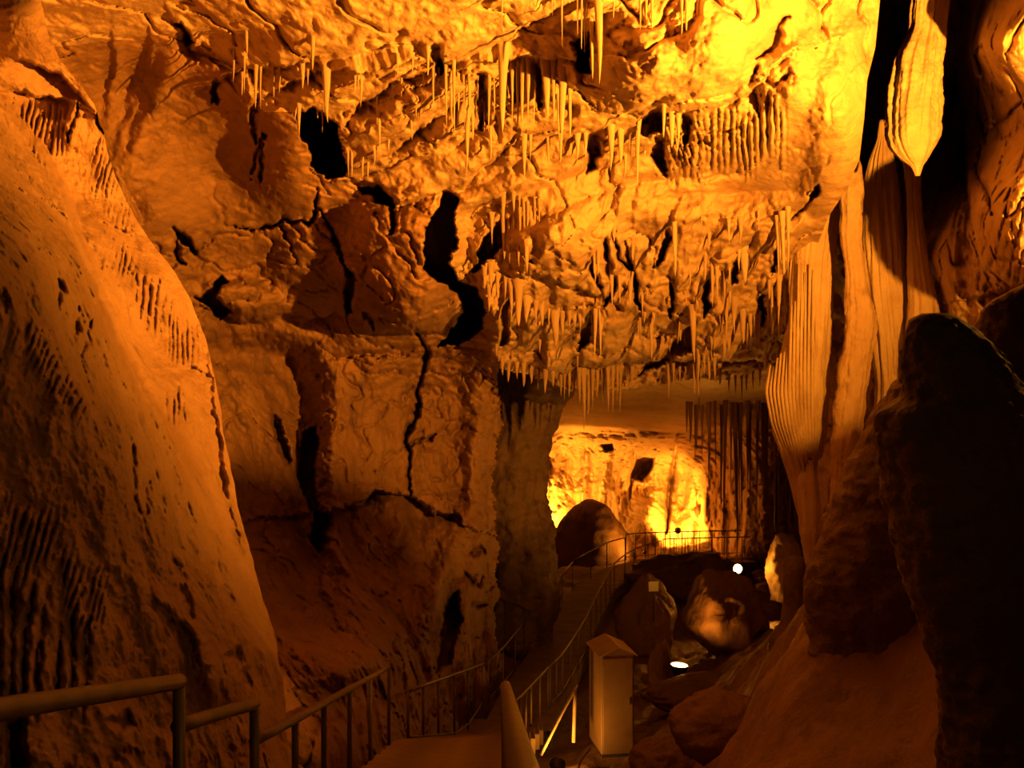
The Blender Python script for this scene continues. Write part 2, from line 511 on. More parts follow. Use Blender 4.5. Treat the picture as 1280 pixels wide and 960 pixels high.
# big block left of the S crevice
mp.bulge(500, 330, 75, 85, 1.2, 10, 6)
mp.ledge([(455, 395), (470, 412), (505, 418), (550, 414), (578, 385)], 1.0, 26, 1)
mp.bulge(390, 335, 45, 50, 0.6, 0, 4)
mp.ledge([(372, 395), (405, 395), (440, 392)], 0.5, 20, 1)
mp.crack([(455, 392), (464, 402), (468, 412)], 3.0, 0.9)
mp.crack([(482, 250), (490, 270), (486, 292)], 4, 0.8)
mp.ledge([(400, 452), (450, 448), (500, 446), (525, 436)], 0.45, 16, -1)
# rocky lump on the left of the back wall
mp.bulge(310, 375, 50, 22, 0.9, 8, 4)
mp.pit([(246, 372), (262, 362), (276, 346), (282, 352), (272, 370), (286, 394), (276, 400), (262, 384)], 1.4, 4)
mp.ledge([(250, 384), (300, 402), (350, 395)], 0.8, 24, 1)
# long crack
mp.crack([(521, 415), (532, 440), (530, 462), (522, 485), (520, 520), (510, 550), (512, 600), (514, 618)], 3.2, 1.1)
mp.crack([(512, 560), (528, 552), (542, 545)], 2.5, 0.6)
# dark hollows of the back wall
bd, bt = seg_sd(mp.u, mp.v, [(330, 400), (385, 440), (402, 500), (396, 560), (402, 640), (412, 700), (440, 780), (470, 840)])
mp.D += 2.6 * sstep(-22, 26, bd) * np.exp(-np.maximum(bd, 0) / 160.0) * sstep(400, 450, mp.v) * (1 - 0.9 * sstep(720, 840, mp.v))
mp.ledge([(405, 640), (440, 636), (475, 612), (512, 620), (545, 640), (578, 655)], 1.3, 90, 1)
mp.pit([(380, 545), (392, 538), (398, 560), (394, 600), (398, 640), (388, 640), (376, 590)], 1.8, 6)
mp.pit([(344, 520), (352, 530), (362, 575), (356, 578), (346, 550)], 1.2, 6)
mp.pit([(396, 640), (412, 640), (412, 680), (400, 690), (390, 672)], 2.0, 6)
mp.pit([(430, 632), (455, 625), (470, 615), (462, 630), (438, 640)], 0.9, 5)
mp.pit([(545, 640), (572, 642), (578, 650), (576, 656), (560, 650)], 0.9, 5)
mp.bulge(490, 650, 26, 42, 0.9, 12, 3)
mp.bulge(455, 665, 14, 40, 0.5, -10, 3)
mp.ledge([(478, 610), (500, 616), (524, 630)], 0.6, 18, -1)
mp.rib([(498, 640), (492, 680), (486, 720), (484, 745)], 8, 0.35)
mp.bulge(555, 665, 26, 20, 0.5, 0, 4)
mp.rib([(580, 660), (560, 700), (545, 740), (530, 790)], 13, 0.8)
mp.rib([(597, 460), (594, 560), (590, 640), (594, 720), (588, 780)], 15, 0.7)
mp.pit([(552, 770), (562, 752), (575, 740), (576, 775), (560, 830), (548, 840)], 1.6, 6)
mp.crack([(585, 690), (600, 684), (604, 690)], 3, 0.5)
mp.crack([(580, 715), (595, 730), (606, 722)], 4, 0.5)
mp.crack([(592, 752), (600, 760), (608, 758)], 3, 0.5)
mp.rib([(398, 690), (410, 740), (435, 780), (460, 800)], 10, 0.6)
mp.bulge(370, 745, 18, 30, -0.5)
mp.bulge(420, 830, 60, 30, 0.8, -15, 3)
mp.bulge(622, 815, 14, 22, 0.9)

# lattice cells that stay: everything but the opening towards the far chamber
Uc = 0.25 * (U[:-1, :-1] + U[1:, :-1] + U[1:, 1:] + U[:-1, 1:])
Vc = 0.25 * (V[:-1, :-1] + V[1:, :-1] + V[1:, 1:] + V[:-1, 1:])
OPEN = [(626, 462), (655, 468), (685, 474), (712, 486), (760, 488), (800, 484), (860, 476), (975, 474), (975, 1000), (640, 1000), (630, 870), (622, 800), (618, 600)]
wu = mp.u[:-1, :-1] - U[:-1, :-1]; wv = mp.v[:-1, :-1] - V[:-1, :-1]
open_m = inpoly(Uc + 1.2 * wu, Vc + 0.8 * wv, OPEN)
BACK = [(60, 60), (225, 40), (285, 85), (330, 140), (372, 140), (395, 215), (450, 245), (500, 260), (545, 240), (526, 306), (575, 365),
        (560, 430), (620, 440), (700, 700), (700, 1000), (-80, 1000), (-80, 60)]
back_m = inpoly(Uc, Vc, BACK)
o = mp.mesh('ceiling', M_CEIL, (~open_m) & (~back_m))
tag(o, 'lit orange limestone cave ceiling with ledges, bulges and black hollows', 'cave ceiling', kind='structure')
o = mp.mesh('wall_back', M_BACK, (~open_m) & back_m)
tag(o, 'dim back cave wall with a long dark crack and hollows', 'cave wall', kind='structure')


# ------------------------------------------------------------------ LEFT WALL: flowstone slope
EDGE_L = [(-120, 30), (0, 52), (40, 58), (70, 72), (95, 92), (130, 118), (165, 130), (200, 138), (240, 152), (270, 168), (310, 196), (340, 220), (370, 236),
          (420, 256), (470, 268), (540, 280), (620, 295), (680, 310), (760, 333), (800, 345), (850, 353), (900, 357), (1010, 366)]
NF = 270; NS = 26
vv = np.linspace(-120, 1010, 560)[:, None]
eg = edge_fn(EDGE_L, vv) + 2.0 * pn(vv / 17.0, 0.3, 0.7) + 3.0 * pn(vv / 50.0, 5.3, 0.7)
s = np.linspace(0, 1, NF)[None, :]
Uf = -170 + (eg + 170) * (1 - (1 - s) ** 1.15)
k = np.linspace(0, 1, NS + 1)[None, 1:]
Us = eg - 14 * k ** 0.8 + 0 * k
U = np.concatenate([Uf, Us], 1)
V = vv + 0 * U
back = np.concatenate([0 * Uf, 0 * eg + 5.0 * k ** 1.4], 1)
ctrl = [(-170, -120, 6.4), (0, -120, 6.6), (50, -100, 6.9), (-170, 100, 6.0), (0, 20, 7.0), (50, 40, 7.5), (0, 100, 7.3), (70, 110, 8.0), (110, 140, 8.4),
        (60, 170, 8.0), (130, 230, 8.5), (100, 250, 8.0), (180, 310, 8.7), (230, 380, 8.9), (190, 420, 8.0), (262, 470, 8.8), (280, 560, 8.6),
        (240, 560, 7.6), (300, 660, 8.2), (260, 680, 7.1), (335, 790, 7.6), (300, 800, 6.7), (350, 900, 7.2), (300, 920, 6.2), (360, 1000, 6.6),
        (-170, 300, 4.6), (0, 300, 5.0), (60, 330, 5.5), (-170, 600, 4.2), (0, 500, 4.6), (100, 500, 5.2), (160, 560, 5.9), (0, 700, 4.5), (100, 700, 5.0), (200, 700, 6.0),
        (0, 850, 4.2), (100, 880, 4.6), (200, 860, 5.4), (-170, 1000, 3.6), (50, 1000, 4.1), (200, 1000, 4.9)]
lp = Patch(U, V, ctrl, warp=6.0, extra=back)
B = lp.base
# near hump standing in front of the lit band
hump = [(-60, 60), (0, 128), (40, 180), (62, 212), (84, 262), (100, 312), (122, 368), (150, 430), (180, 495), (215, 560), (245, 640), (262, 700)]
d, t = seg_sd(lp.u, lp.v, hump)
lp.D += 1.5 * sstep(-3, 12, -d) * np.exp(-np.maximum(-d, 0) / 130.0) * (1 - 0.8 * sstep(0.55, 1.0, t)) * sstep(-60, 60, lp.v)
near = sstep(-10, 10, d)
lp.D += 0.24 * fbm(B, 0.7, 5, 0.5)
lp.D += (0.06 + 0.06 * near) * fbm(B, 3.0, 5, 0.62)
lp.D += near * 0.05 * ridged(B, 2.2, 3, 0.6, st=(1, 1, 0.35), off=13)
lp.D -= 0.035 * ridged(B, 4.0, 2, 0.5, st=(1, 1, 0.5))
# comb of flutes, upper shelf
lp.ledge([(0, 112), (40, 118), (80, 122), (95, 130)], 0.35, 26, 1)
lp.flutes([(14, 135), (40, 128), (80, 140), (85, 190), (60, 192), (40, 175)], 7.0, 0.16, 0.15, 10)
lp.rib([(93, 125), (90, 150), (86, 180)], 5, 0.35)
lp.crack([(95, 128), (90, 155), (84, 180)], 3, 0.35)
lp.ledge([(0, 62), (40, 78), (75, 95), (110, 130)], 0.4, 20, 1)
lp.bulge(25, 30, 40, 38, 0.5, 20, 3)
lp.crack([(120, 140), (126, 160), (134, 178)], 3, 0.6)
# flutes on the lit ridge
lp.flutes([(118, 190), (138, 195), (150, 240), (140, 250), (118, 240)], 6.0, 0.07, 0.25, 10)
lp.flutes([(130, 250), (165, 262), (172, 290), (140, 300)], 6.5, 0.07, 0.2, 10)
lp.flutes([(130, 305), (160, 310), (168, 335), (150, 350), (128, 325)], 7.0, 0.13, 0.25, 10)
lp.ledge([(135, 280), (160, 290), (180, 288)], 0.15, 16, 1)
lp.bulge(185, 345, 18, 14, 0.2)
lp.bulge(205, 385, 20, 18, 0.16)
lp.flutes([(160, 348), (205, 350), (215, 420), (190, 425), (165, 380)], 9.0, 0.13, 0.1, 12)
lp.flutes([(205, 395), (245, 410), (250, 450), (215, 450)], 6.0, 0.10, 0.0, 12)
lp.ledge([(215, 462), (240, 458), (262, 470)], 0.12, 18, 1)
lp.flutes([(205, 500), (232, 510), (230, 545), (212, 545)], 8.0, 0.16, 0.0, 12)
lp.rib([(120, 300), (140, 380), (172, 450), (215, 540), (250, 620), (290, 720), (305, 800)], 8, 0.14)
lp.rib([(262, 440), (274, 520), (288, 620), (306, 690)], 4, 0.16)
lp.rib([(195, 740), (225, 765), (250, 800), (262, 850)], 10, 0.22)
# pits and combs on the dim near slope
lp.flutes([(10, 400), (50, 415), (112, 505), (100, 525), (60, 480), (15, 430)], 9.5, 0.10, 0.45, 14)
lp.pit([(0, 372), (8, 360), (14, 380), (6, 390)], 0.15, 10)
lp.crack([(75, 350), (72, 380)], 5, 0.12)
lp.crack([(97, 385), (95, 418)], 5.5, 0.14)
lp.crack([(112, 400), (110, 430), (104, 445)], 4, 0.10)
lp.flutes([(0, 620), (60, 630), (80, 690), (40, 720), (0, 700)], 10, 0.11, 0.25, 20)
lp.flutes([(80, 700), (130, 710), (130, 770), (95, 790), (80, 750)], 9, 0.12, 0.3, 16)
lp.flutes([(-20, 720), (40, 715), (110, 760), (110, 880), (-20, 900)], 19, 0.18, 0.1, 26)
lp.crack([(166, 560), (165, 600), (172, 640)], 6, 0.10)
lp.crack([(185, 600), (182, 640)], 5, 0.10)
lp.crack([(215, 700), (228, 740), (240, 770)], 8, 0.12)
lp.pit([(285, 822), (298, 812), (304, 824), (292, 838)], 0.2, 12)
lp.pit([(300, 840), (312, 835), (310, 860), (302, 858)], 0.15, 12)
lp.bulge(270, 850, 30, 30, 0.25)
lp.pit([(135, 900), (160, 890), (168, 905), (145, 915)], 0.15, 14)
lp.pit([(10, 905), (28, 900), (32, 960), (12, 965)], 0.25, 14)
o = lp.mesh('wall_left', M_LEFT)
tag(o, 'sloping flowstone cave wall with fluted ridge beside the stair handrail', 'cave wall', kind='structure')

# ------------------------------------------------------------------ FAR CHAMBER seen through the opening
U, V = lattice(lambda v: 0 * v + 600, lambda v: 0 * v + 1030, 436, 745, 360, 300)
ctrl = [(600, 436, 25), (800, 436, 25), (1000, 436, 26), (600, 480, 29), (760, 486, 27), (900, 486, 27), (1000, 480, 28), (700, 500, 34), (760, 508, 33), (860, 505, 30), (640, 540, 40),
        (760, 532, 41), (840, 538, 40), (700, 545, 45), (680, 600, 45), (700, 690, 45), (760, 570, 46), (760, 660, 46), (830, 560, 46), (830, 680, 46),
        (870, 600, 47.5), (870, 690, 47.5), (640, 700, 44), (900, 540, 40), (940, 600, 39), (930, 690, 40), (1000, 600, 39), (1000, 700, 39), (1030, 600, 39), (1030, 480, 28), (700, 745, 45), (860, 745, 46)]
fp = Patch(U, V, ctrl, warp=2.0)
B = fp.base
wl = sstep(535, 550, fp.v)
fp.D += 0.5 * fbm(B, 0.25, 4, 0.5) * (0.4 + 0.6 * wl)
fp.D -= wl * 0.5 * ridged(B, 0.45, 3, 0.55, st=(1, 0.5, 0.18), off=5)
fp.D -= wl * 0.4 * ridged(B, 1.1, 2, 0.5, st=(1, 0.5, 0.2), off=15)
fp.D += wl * 0.45 * fbm(B, 0.9, 4, 0.6)
fp.D += (1 - wl) * 0.35 * fbm(B, 0.7, 4, 0.55)
fp.D -= wl * 0.22 * ridged(B, 2.2, 2, 0.5, st=(1, 1, 0.25), off=35)
fp.pit([(795, 568), (818, 572), (816, 584), (802, 602), (790, 598)], 3.0, 3)
fp.crack([(848, 542), (842, 580), (836, 620), (834, 668)], 3, 1.6)
fp.pit([(752, 556), (766, 554), (766, 562), (756, 564)], 1.5, 3)
fp.crack([(792, 560), (790, 600), (786, 625)], 2, 0.8)
fp.ledge([(700, 532), (770, 534), (845, 540)], 2.0, 20, 1)
fp.bulge(690, 580, 16, 70, 1.2)
fp.bulge(812, 630, 14, 50, 1.0, 10)
fp.rib([(868, 560), (866, 620), (862, 690)], 7, 0.7)
fp.rib([(884, 570), (882, 640), (880, 700)], 5, 0.6)
fp.rib([(760, 560), (752, 610), (748, 640)], 6, 0.8)
fp.rib([(736, 550), (732, 600), (730, 630)], 5, 0.7)
fp.ledge([(850, 625), (870, 650), (888, 660)], 0.8, 20, 1)
o = fp.mesh('wall_far', M_FAR)
tag(o, 'brightly lit yellow far chamber wall beyond the stalactite fringe', 'cave wall', kind='structure')

# ------------------------------------------------------------------ RIGHT SIDE: fluted wall behind the columns
U, V = lattice(lambda v: np.interp(v, [-120, 180, 260, 500, 580, 760], [1040, 1040, 1034, 1026, 1010, 1004]), lambda v: 0 * v + 1420, -120, 760, 280, 420)
ctrl = [(940, -120, 20), (1100, -120, 22), (1180, -120, 20), (1250, -120, 13.2), (1420, -120, 12.2),
        (940, 100, 22), (1095, 60, 24), (1095, 160, 22), (1195, 60, 20), (1195, 180, 18), (1215, 60, 14.2), (1240, 100, 13.4), (1280, 100, 12.3), (1420, 100, 11.6),
        (1060, 240, 18.5), (1120, 260, 17.5), (1170, 260, 17), (1215, 260, 13.6), (1280, 260, 11.2), (1420, 260, 10.8),
        (940, 300, 22), (1050, 400, 19), (1120, 400, 17.5), (1180, 380, 16), (1220, 370, 14), (1280, 380, 13.0), (1420, 380, 11),
        (940, 500, 22), (1050, 520, 19), (1120, 520, 17.5), (1280, 520, 14.5), (1420, 520, 14), (940, 640, 21), (1030, 640, 18.5), (1120, 650, 17), (1280, 640, 15), (1420, 640, 14),
        (940, 760, 21), (1040, 760, 18), (1280, 760, 15), (1420, 760, 14)]
rp = Patch(U, V, ctrl, warp=6.0)
B = rp.base
wr = sstep(1190, 1215, rp.u)
rp.D += 0.35 * fbm(B, 0.45, 5, 0.52)
rp.D -= (1 - 0.6 * wr) * 0.40 * ridged(B, 1.0, 3, 0.55, st=(1.0, 0.4, 0.07), off=7)
rp.D -= (1 - wr) * 0.15 * ridged(B, 2.8, 2, 0.5, st=(1.0, 0.4, 0.08), off=27)
rp.D += 0.13 * fbm(B, 2.0, 5, 0.62)
rp.D -= 0.08 * ridged(B, 1.6, 3, 0.55, st=(1, 1, 0.4), off=47)
rp.D += 0.14 * np.exp(-(np.abs(fbm(B, 0.9, 3, 0.5, off=66)) / 0.04) ** 2)
rp.flutes([(1060, 230), (1135, 230), (1140, 480), (1085, 480), (1065, 330)], 11, 0.35, 0.10, 18)
rp.crack([(1222, 60), (1226, 90), (1220, 130), (1230, 165)], 3, 0.5)
rp.crack([(1230, 168), (1250, 150), (1278, 128)], 3, 0.35)
rp.crack([(1225, 180), (1224, 220), (1240, 270)], 3.5, 0.5)
rp.ledge([(1195, 0), (1205, 100), (1208, 200), (1212, 300)], 2.5, 30, 1)
rp.bulge(1245, 210, 40, 50, 0.4, 0, 4)
rp.bulge(1235, 40, 30, 30, 0.25)
rp.flutes([(1235, 250), (1290, 240), (1290, 370), (1220, 370)], 12, 0.12, 0.2, 24)
rp.pit([(1092, 455), (1100, 400), (1075, 395), (1062, 405), (1075, 430)], 1.5, 8)
rp.ledge([(1215, 372), (1250, 365), (1290, 350)], 0.8, 30, 1)
o = rp.mesh('wall_right', M_CEIL)
tag(o, 'fluted cave wall behind the columns and the dark stalagmite', 'cave wall', kind='structure')


# ------------------------------------------------------------------ lofted formations (closed, round rock bodies)
def loft(name, rows, D, mat, nseg=64, nring=80, depth=0.9, lump=0.06, lfreq=1.2, flute=0, famp=0.0, fine=0.012, lean=0.0, seed=0.0, cap=True, vst=0.6):
    """rows: (py, left px, right px) from top to bottom, at distance D (front-to-back size = depth * width)"""
    rows = sorted(rows)
    ys = np.array([r[0] for r in rows], float); L = np.array([r[1] for r in rows], float); R = np.array([r[2] for r in rows], float)
    t = np.linspace(ys[0], ys[-1], nring)

    def sm(a):
        b = np.interp(t, ys, a)
        kk = np.array([1, 2, 3, 2, 1], float); kk /= kk.sum()
        bp = np.pad(b, 2, mode='edge')
        c = np.convolve(bp, kk, 'valid'); c[0] = b[0]; c[-1] = b[-1]
        return c
    l, r = sm(L), sm(R)
    Dd = D + lean * (t - ys[0]) / 100.0 if np.isscalar(D) else np.interp(t, ys, D)
    cx = (0.5 * (l + r) - 640) / F * Dd
    rad = np.maximum(0.5 * (r - l) / F * Dd, 0.002)
    z = CZ - (t - 480) / F * Dd
    a = np.linspace(0, 2 * np.pi, nseg + 1)[None, :]
    ca, sa = np.cos(a), np.sin(a)
    X = cx[:, None] + rad[:, None] * ca
    Y = Dd[:, None] + rad[:, None] * depth * sa
    Z = z[:, None] + 0 * a
    nz = fbm((X + seed, Y, Z), lfreq, 4, 0.5, st=(1, 1, vst))
    off = lump * nz + fine * fbm((X, Y + seed, Z), lfreq * 7, 3, 0.6)
    if flute:
        fr = flute * 0.22
        fl = 1 - 2.4 * np.abs(pn(ca * fr + seed, sa * fr, Z * 0.35)) + 0.5 * (1 - 2.4 * np.abs(pn(ca * fr * 2.3 - seed, sa * fr * 2.3, Z * 0.5 + 9)))
        off = off + famp * 0.9 * (fl - 0.7)
    off = off * np.minimum(1, rad[:, None] / (lump * 2 + famp + 1e-6))
    X = X + off * ca; Y = Y + off * sa
    X[:, -1] = X[:, 0]; Y[:, -1] = Y[:, 0]
    if cap:
        X = np.vstack([X[:1] * 0 + cx[0], X, X[:1] * 0 + cx[-1]])
        Y = np.vstack([Y[:1] * 0 + Dd[0], Y, Y[:1] * 0 + Dd[-1]])
        Z = np.vstack([Z[:1], Z, Z[-1:]])
    nr = X.shape[0]
    Xc, Yc, Zc = X[:, :-1], Y[:, :-1], Z[:, :-1]
    idx = np.arange(nr * nseg).reshape(nr, nseg)
    nx = np.roll(idx, -1, 1)
    q = np.stack([idx[:-1], idx[1:], nx[1:], nx[:-1]], -1).reshape(-1, 4)
    base = np.array([cx[-1], Dd[-1], z[-1]])
    co = np.stack([Xc.ravel(), Yc.ravel(), Zc.ravel()], -1) - base
    me = mesh_from_arrays(name, co, q)
    me.materials.append(mat)
    ob = bpy.data.objects.new(name, me)
    ob.location = base
    COL.objects.link(ob)
    return ob


# column between back wall and far chamber
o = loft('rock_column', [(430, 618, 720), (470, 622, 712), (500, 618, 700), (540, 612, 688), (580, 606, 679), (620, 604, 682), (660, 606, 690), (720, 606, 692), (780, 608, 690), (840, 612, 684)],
         26.5, M_DARK, 90, 170, 0.9, 0.40, 0.8, 5, 0.12, 0.10, seed=3)  # the column's shadow is put into its dark rock colour
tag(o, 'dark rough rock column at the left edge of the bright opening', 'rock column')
# rounded boulder in the opening
o = loft('dome_boulder', [(624, 732, 742), (630, 716, 760), (645, 700, 772), (665, 692, 786), (690, 690, 796), (720, 690, 800), (760, 690, 806)],
         40.6, M_BACK, 64, 60, 0.6, 0.35, 0.6, 0, 0, 0.08, seed=8)
tag(o, 'rounded brown boulder behind the left rail of the far path', 'boulder')
# drapery column on the right: shaft plus curtain folds
dr = empty('drapery_column', P(1006, 650, 16.2), 'tall pleated flowstone drapery tapering to a bright tip', 'drapery')
o = loft('shaft', [(210, 1000, 1062), (260, 998, 1052), (320, 992, 1040), (400, 988, 1038), (460, 972, 1036), (500, 964, 1034), (540, 968, 1028), (575, 980, 1019), (610, 992, 1016), (640, 998, 1014), (650, 1001, 1012)],
         16.2, M_DRIP, 96, 140, 0.75, 0.06, 0.8, 26, 0.05, 0.01, seed=12, vst=0.12)
child(o, dr)


def tube(name, pts, rad, mat, nseg=8, parent=None, sub=6, lump=0.0):
    pts = np.array(pts, float)
    n = len(pts)
    tt = np.linspace(0, n - 1, (n - 1) * sub + 1)
    c = np.stack([np.interp(tt, np.arange(n), pts[:, i]) for i in range(3)], -1)
    if n > 2:
        for _ in range(sub // 2):
            c[1:-1] = 0.25 * c[:-2] + 0.5 * c[1:-1] + 0.25 * c[2:]
    rr = np.interp(tt, np.arange(n), np.full(n, rad) if np.isscalar(rad) else np.array(rad, float))
    T = np.gradient(c, axis=0); T /= np.linalg.norm(T, axis=1)[:, None]
    up = np.array([0, 0, 1.0])
    if abs(T[:, 2]).mean() > 0.8:
        up = np.array([0, 1.0, 0])
    A = np.cross(T, up); A /= np.linalg.norm(A, axis=1)[:, None]
    Bv = np.cross(T, A)
    an = np.linspace(0, 2 * np.pi, nseg, endpoint=False)
    if lump:
        rr = rr * (1 + lump * pn(tt * 1.7, rr * 0 + pts[0, 0] * 5, 0.2) * 2)
    V_ = c[:, None] + rr[:, None, None] * (np.cos(an)[None, :, None] * A[:, None] + np.sin(an)[None, :, None] * Bv[:, None])
    co = V_.reshape(-1, 3)
    m = len(c)
    idx = np.arange(m * nseg).reshape(m, nseg)
    nx = np.roll(idx, -1, 1)
    q = np.stack([idx[:-1], nx[:-1], nx[1:], idx[1:]], -1).reshape(-1, 4)
    co = np.vstack([co, c[:1], c[-1:]])
    a0, a1 = m * nseg, m * nseg + 1
    e0 = np.stack([np.full(nseg // 2, a0), idx[0, 0::2], nx[0, 0::2], nx[0, 1::2]], -1)[:, [0, 3, 2, 1]]
    e1 = np.stack([np.full(nseg // 2, a1), idx[-1, 0::2], nx[-1, 0::2], nx[-1, 1::2]], -1)
    q = np.vstack([q, e0, e1])
    base = c[-1] if c[-1][2] < c[0][2] else c[0]
    me = mesh_from_arrays(name, co - base, q)
    me.materials.append(mat)
    ob = bpy.data.objects.new(name, me)
    ob.location = base
    COL.objects.link(ob)
    if parent is not None:
        child(ob, parent)
    return ob


for i in range(17):
    f = i / 16.0
    x0 = 958 + f * 76
    xt = 992 + f * 32
    yb = 600 - 16 * abs(f - 0.45) - random.uniform(0, 26)
    bow = math.sin(math.pi * f)
    D0 = 16.2 - 0.12 - 0.33 * bow
    top = 462 - 120 * sstep(0.2, 0.6, f) - random.uniform(0, 40)
    pts = [P(x0 + 5 * (1 - f), top, D0 + 0.1), P(x0, 490, D0), P(x0 + (xt - x0) * 0.25, 530, D0 + 0.02), P(x0 + (xt - x0) * 0.7, 566, D0 + 0.08), P(xt, yb, D0 + 0.22)]
    tube('fold', pts, [0.015, 0.032, 0.04, 0.035, 0.012], M_DRIP, 8, dr, 7, 0.15)

# hanging fluted column and slim pillars on the right
o = loft('hanging_flowstone', [(-60, 1140, 1190), (0, 1140, 1184), (40, 1136, 1182), (70, 1122, 1180), (100, 1116, 1176), (140, 1110, 1170), (170, 1112, 1166), (188, 1120, 1160), (200, 1130, 1155), (207, 1140, 1152), (220, 1145, 1149)],
         13.2, M_DRIP, 130, 160, 0.8, 0.30, 1.5, 9, 0.14, 0.05, seed=21, vst=0.45)
tag(o, 'thick fluted flowstone mass hanging in front of a dark cleft', 'flowstone')
o = loft('slim_column', [(196, 1130, 1150), (240, 1134, 1150), (320, 1136, 1158), (380, 1138, 1168), (430, 1132, 1172), (480, 1128, 1176), (620, 1120, 1186), (740, 1110, 1196)],
         15.4, M_DRIP, 80, 110, 0.9, 0.09, 1.5, 9, 0.08, 0.02, seed=31, vst=0.15)
tag(o, 'slim pale column standing below the hanging flowstone mass', 'rock column')
o = loft('fluted_column', [(150, 1100, 1104), (176, 1096, 1110), (200, 1086, 1116), (230, 1080, 1122), (300, 1078, 1128), (360, 1082, 1132), (420, 1092, 1134), (480, 1098, 1132), (560, 1090, 1130), (700, 1080, 1140)],
         15.8, M_DRIP, 130, 130, 0.8, 0.16, 1.2, 15, 0.15, 0.025, seed=41, vst=0.12)
tag(o, 'broad pleated column between the drapery and the slim column', 'rock column')
o = loft('narrow_column', [(186, 1066, 1070), (205, 1060, 1076), (240, 1052, 1080), (300, 1052, 1074), (340, 1058, 1080), (400, 1056, 1092), (470, 1050, 1086), (560, 1040, 1076), (650, 1034, 1064), (740, 1026, 1070)],
         15.5, M_CEIL, 100, 170, 0.7, 0.32, 1.9, 8, 0.08, 0.07, seed=51, vst=0.7)
tag(o, 'knobbly column standing close behind the pleated drapery', 'rock column')
o = loft('bright_tapering_column', [(575, 1006, 1014), (600, 1000, 1022), (640, 998, 1026), (670, 1002, 1026), (700, 1006, 1024), (725, 1010, 1018), (745, 1008, 1014)],
         16.0, M_DRIP, 40, 60, 0.8, 0.07, 2.0, 6, 0.04, 0.012, seed=57)
tag(o, 'small bright dripstone hanging below the pleated drapery', 'dripstone')
o = loft('lit_rock_knob', [(668, 972, 990), (680, 964, 998), (700, 958, 1004), (720, 960, 1008), (750, 962, 1008)],
         30.4, M_DRIP, 48, 40, 0.8, 0.25, 1.5, 0, 0, 0.03, seed=61)
tag(o, 'pale knobbly rock lit beside the round lamp', 'rock')

# dark stalagmite in front right
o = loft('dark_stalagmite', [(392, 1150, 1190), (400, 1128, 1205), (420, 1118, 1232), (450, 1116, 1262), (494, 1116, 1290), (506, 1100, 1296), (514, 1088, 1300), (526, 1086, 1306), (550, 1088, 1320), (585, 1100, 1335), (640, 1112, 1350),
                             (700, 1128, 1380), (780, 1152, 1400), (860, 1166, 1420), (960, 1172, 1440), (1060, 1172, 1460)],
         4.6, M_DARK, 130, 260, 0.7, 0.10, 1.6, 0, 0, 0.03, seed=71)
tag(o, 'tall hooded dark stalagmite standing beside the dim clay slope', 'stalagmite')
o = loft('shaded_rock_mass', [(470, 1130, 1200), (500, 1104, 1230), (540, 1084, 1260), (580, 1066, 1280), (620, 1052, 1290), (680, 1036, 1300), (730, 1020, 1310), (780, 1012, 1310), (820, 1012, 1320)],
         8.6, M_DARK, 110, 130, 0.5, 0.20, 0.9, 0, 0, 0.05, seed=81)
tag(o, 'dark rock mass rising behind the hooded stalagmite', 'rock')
o = loft('shelf_rock', [(352, 1290, 1340), (362, 1262, 1352), (385, 1232, 1362), (420, 1215, 1372), (600, 1205, 1380)],
         5.7, M_MUD, 90, 90, 0.5, 0.06, 1.5, 0, 0, 0.025, seed=86)
tag(o, 'dark reddish rock sloping up behind the hooded stalagmite', 'rock')
o = loft('beam_block_rock', [(330, 1362, 1478), (338, 1352, 1488), (380, 1340, 1500), (480, 1330, 1510), (640, 1320, 1520)],
         7.4, M_MUD, 60, 50, 0.35, 0.06, 1.5, 0, 0, 0.025, seed=88)  # out-of-view rock added to block the strong beam from the lower back wall
tag(o, 'unseen rock lip added to keep the strong floodlight off the back wall', 'rock')
# small stalagmite on the slope
o = loft('small_stalagmite', [(696, 986, 1002), (704, 980, 1007), (730, 978, 1008), (760, 979, 1007), (778, 976, 1006), (790, 966, 1004), (800, 962, 1006), (830, 960, 1012)],
         17.0, M_DARK, 40, 60, 0.9, 0.06, 2.0, 0, 0, 0.015, seed=91)
tag(o, 'short dark stalagmite with a domed foot beside the gully', 'stalagmite')

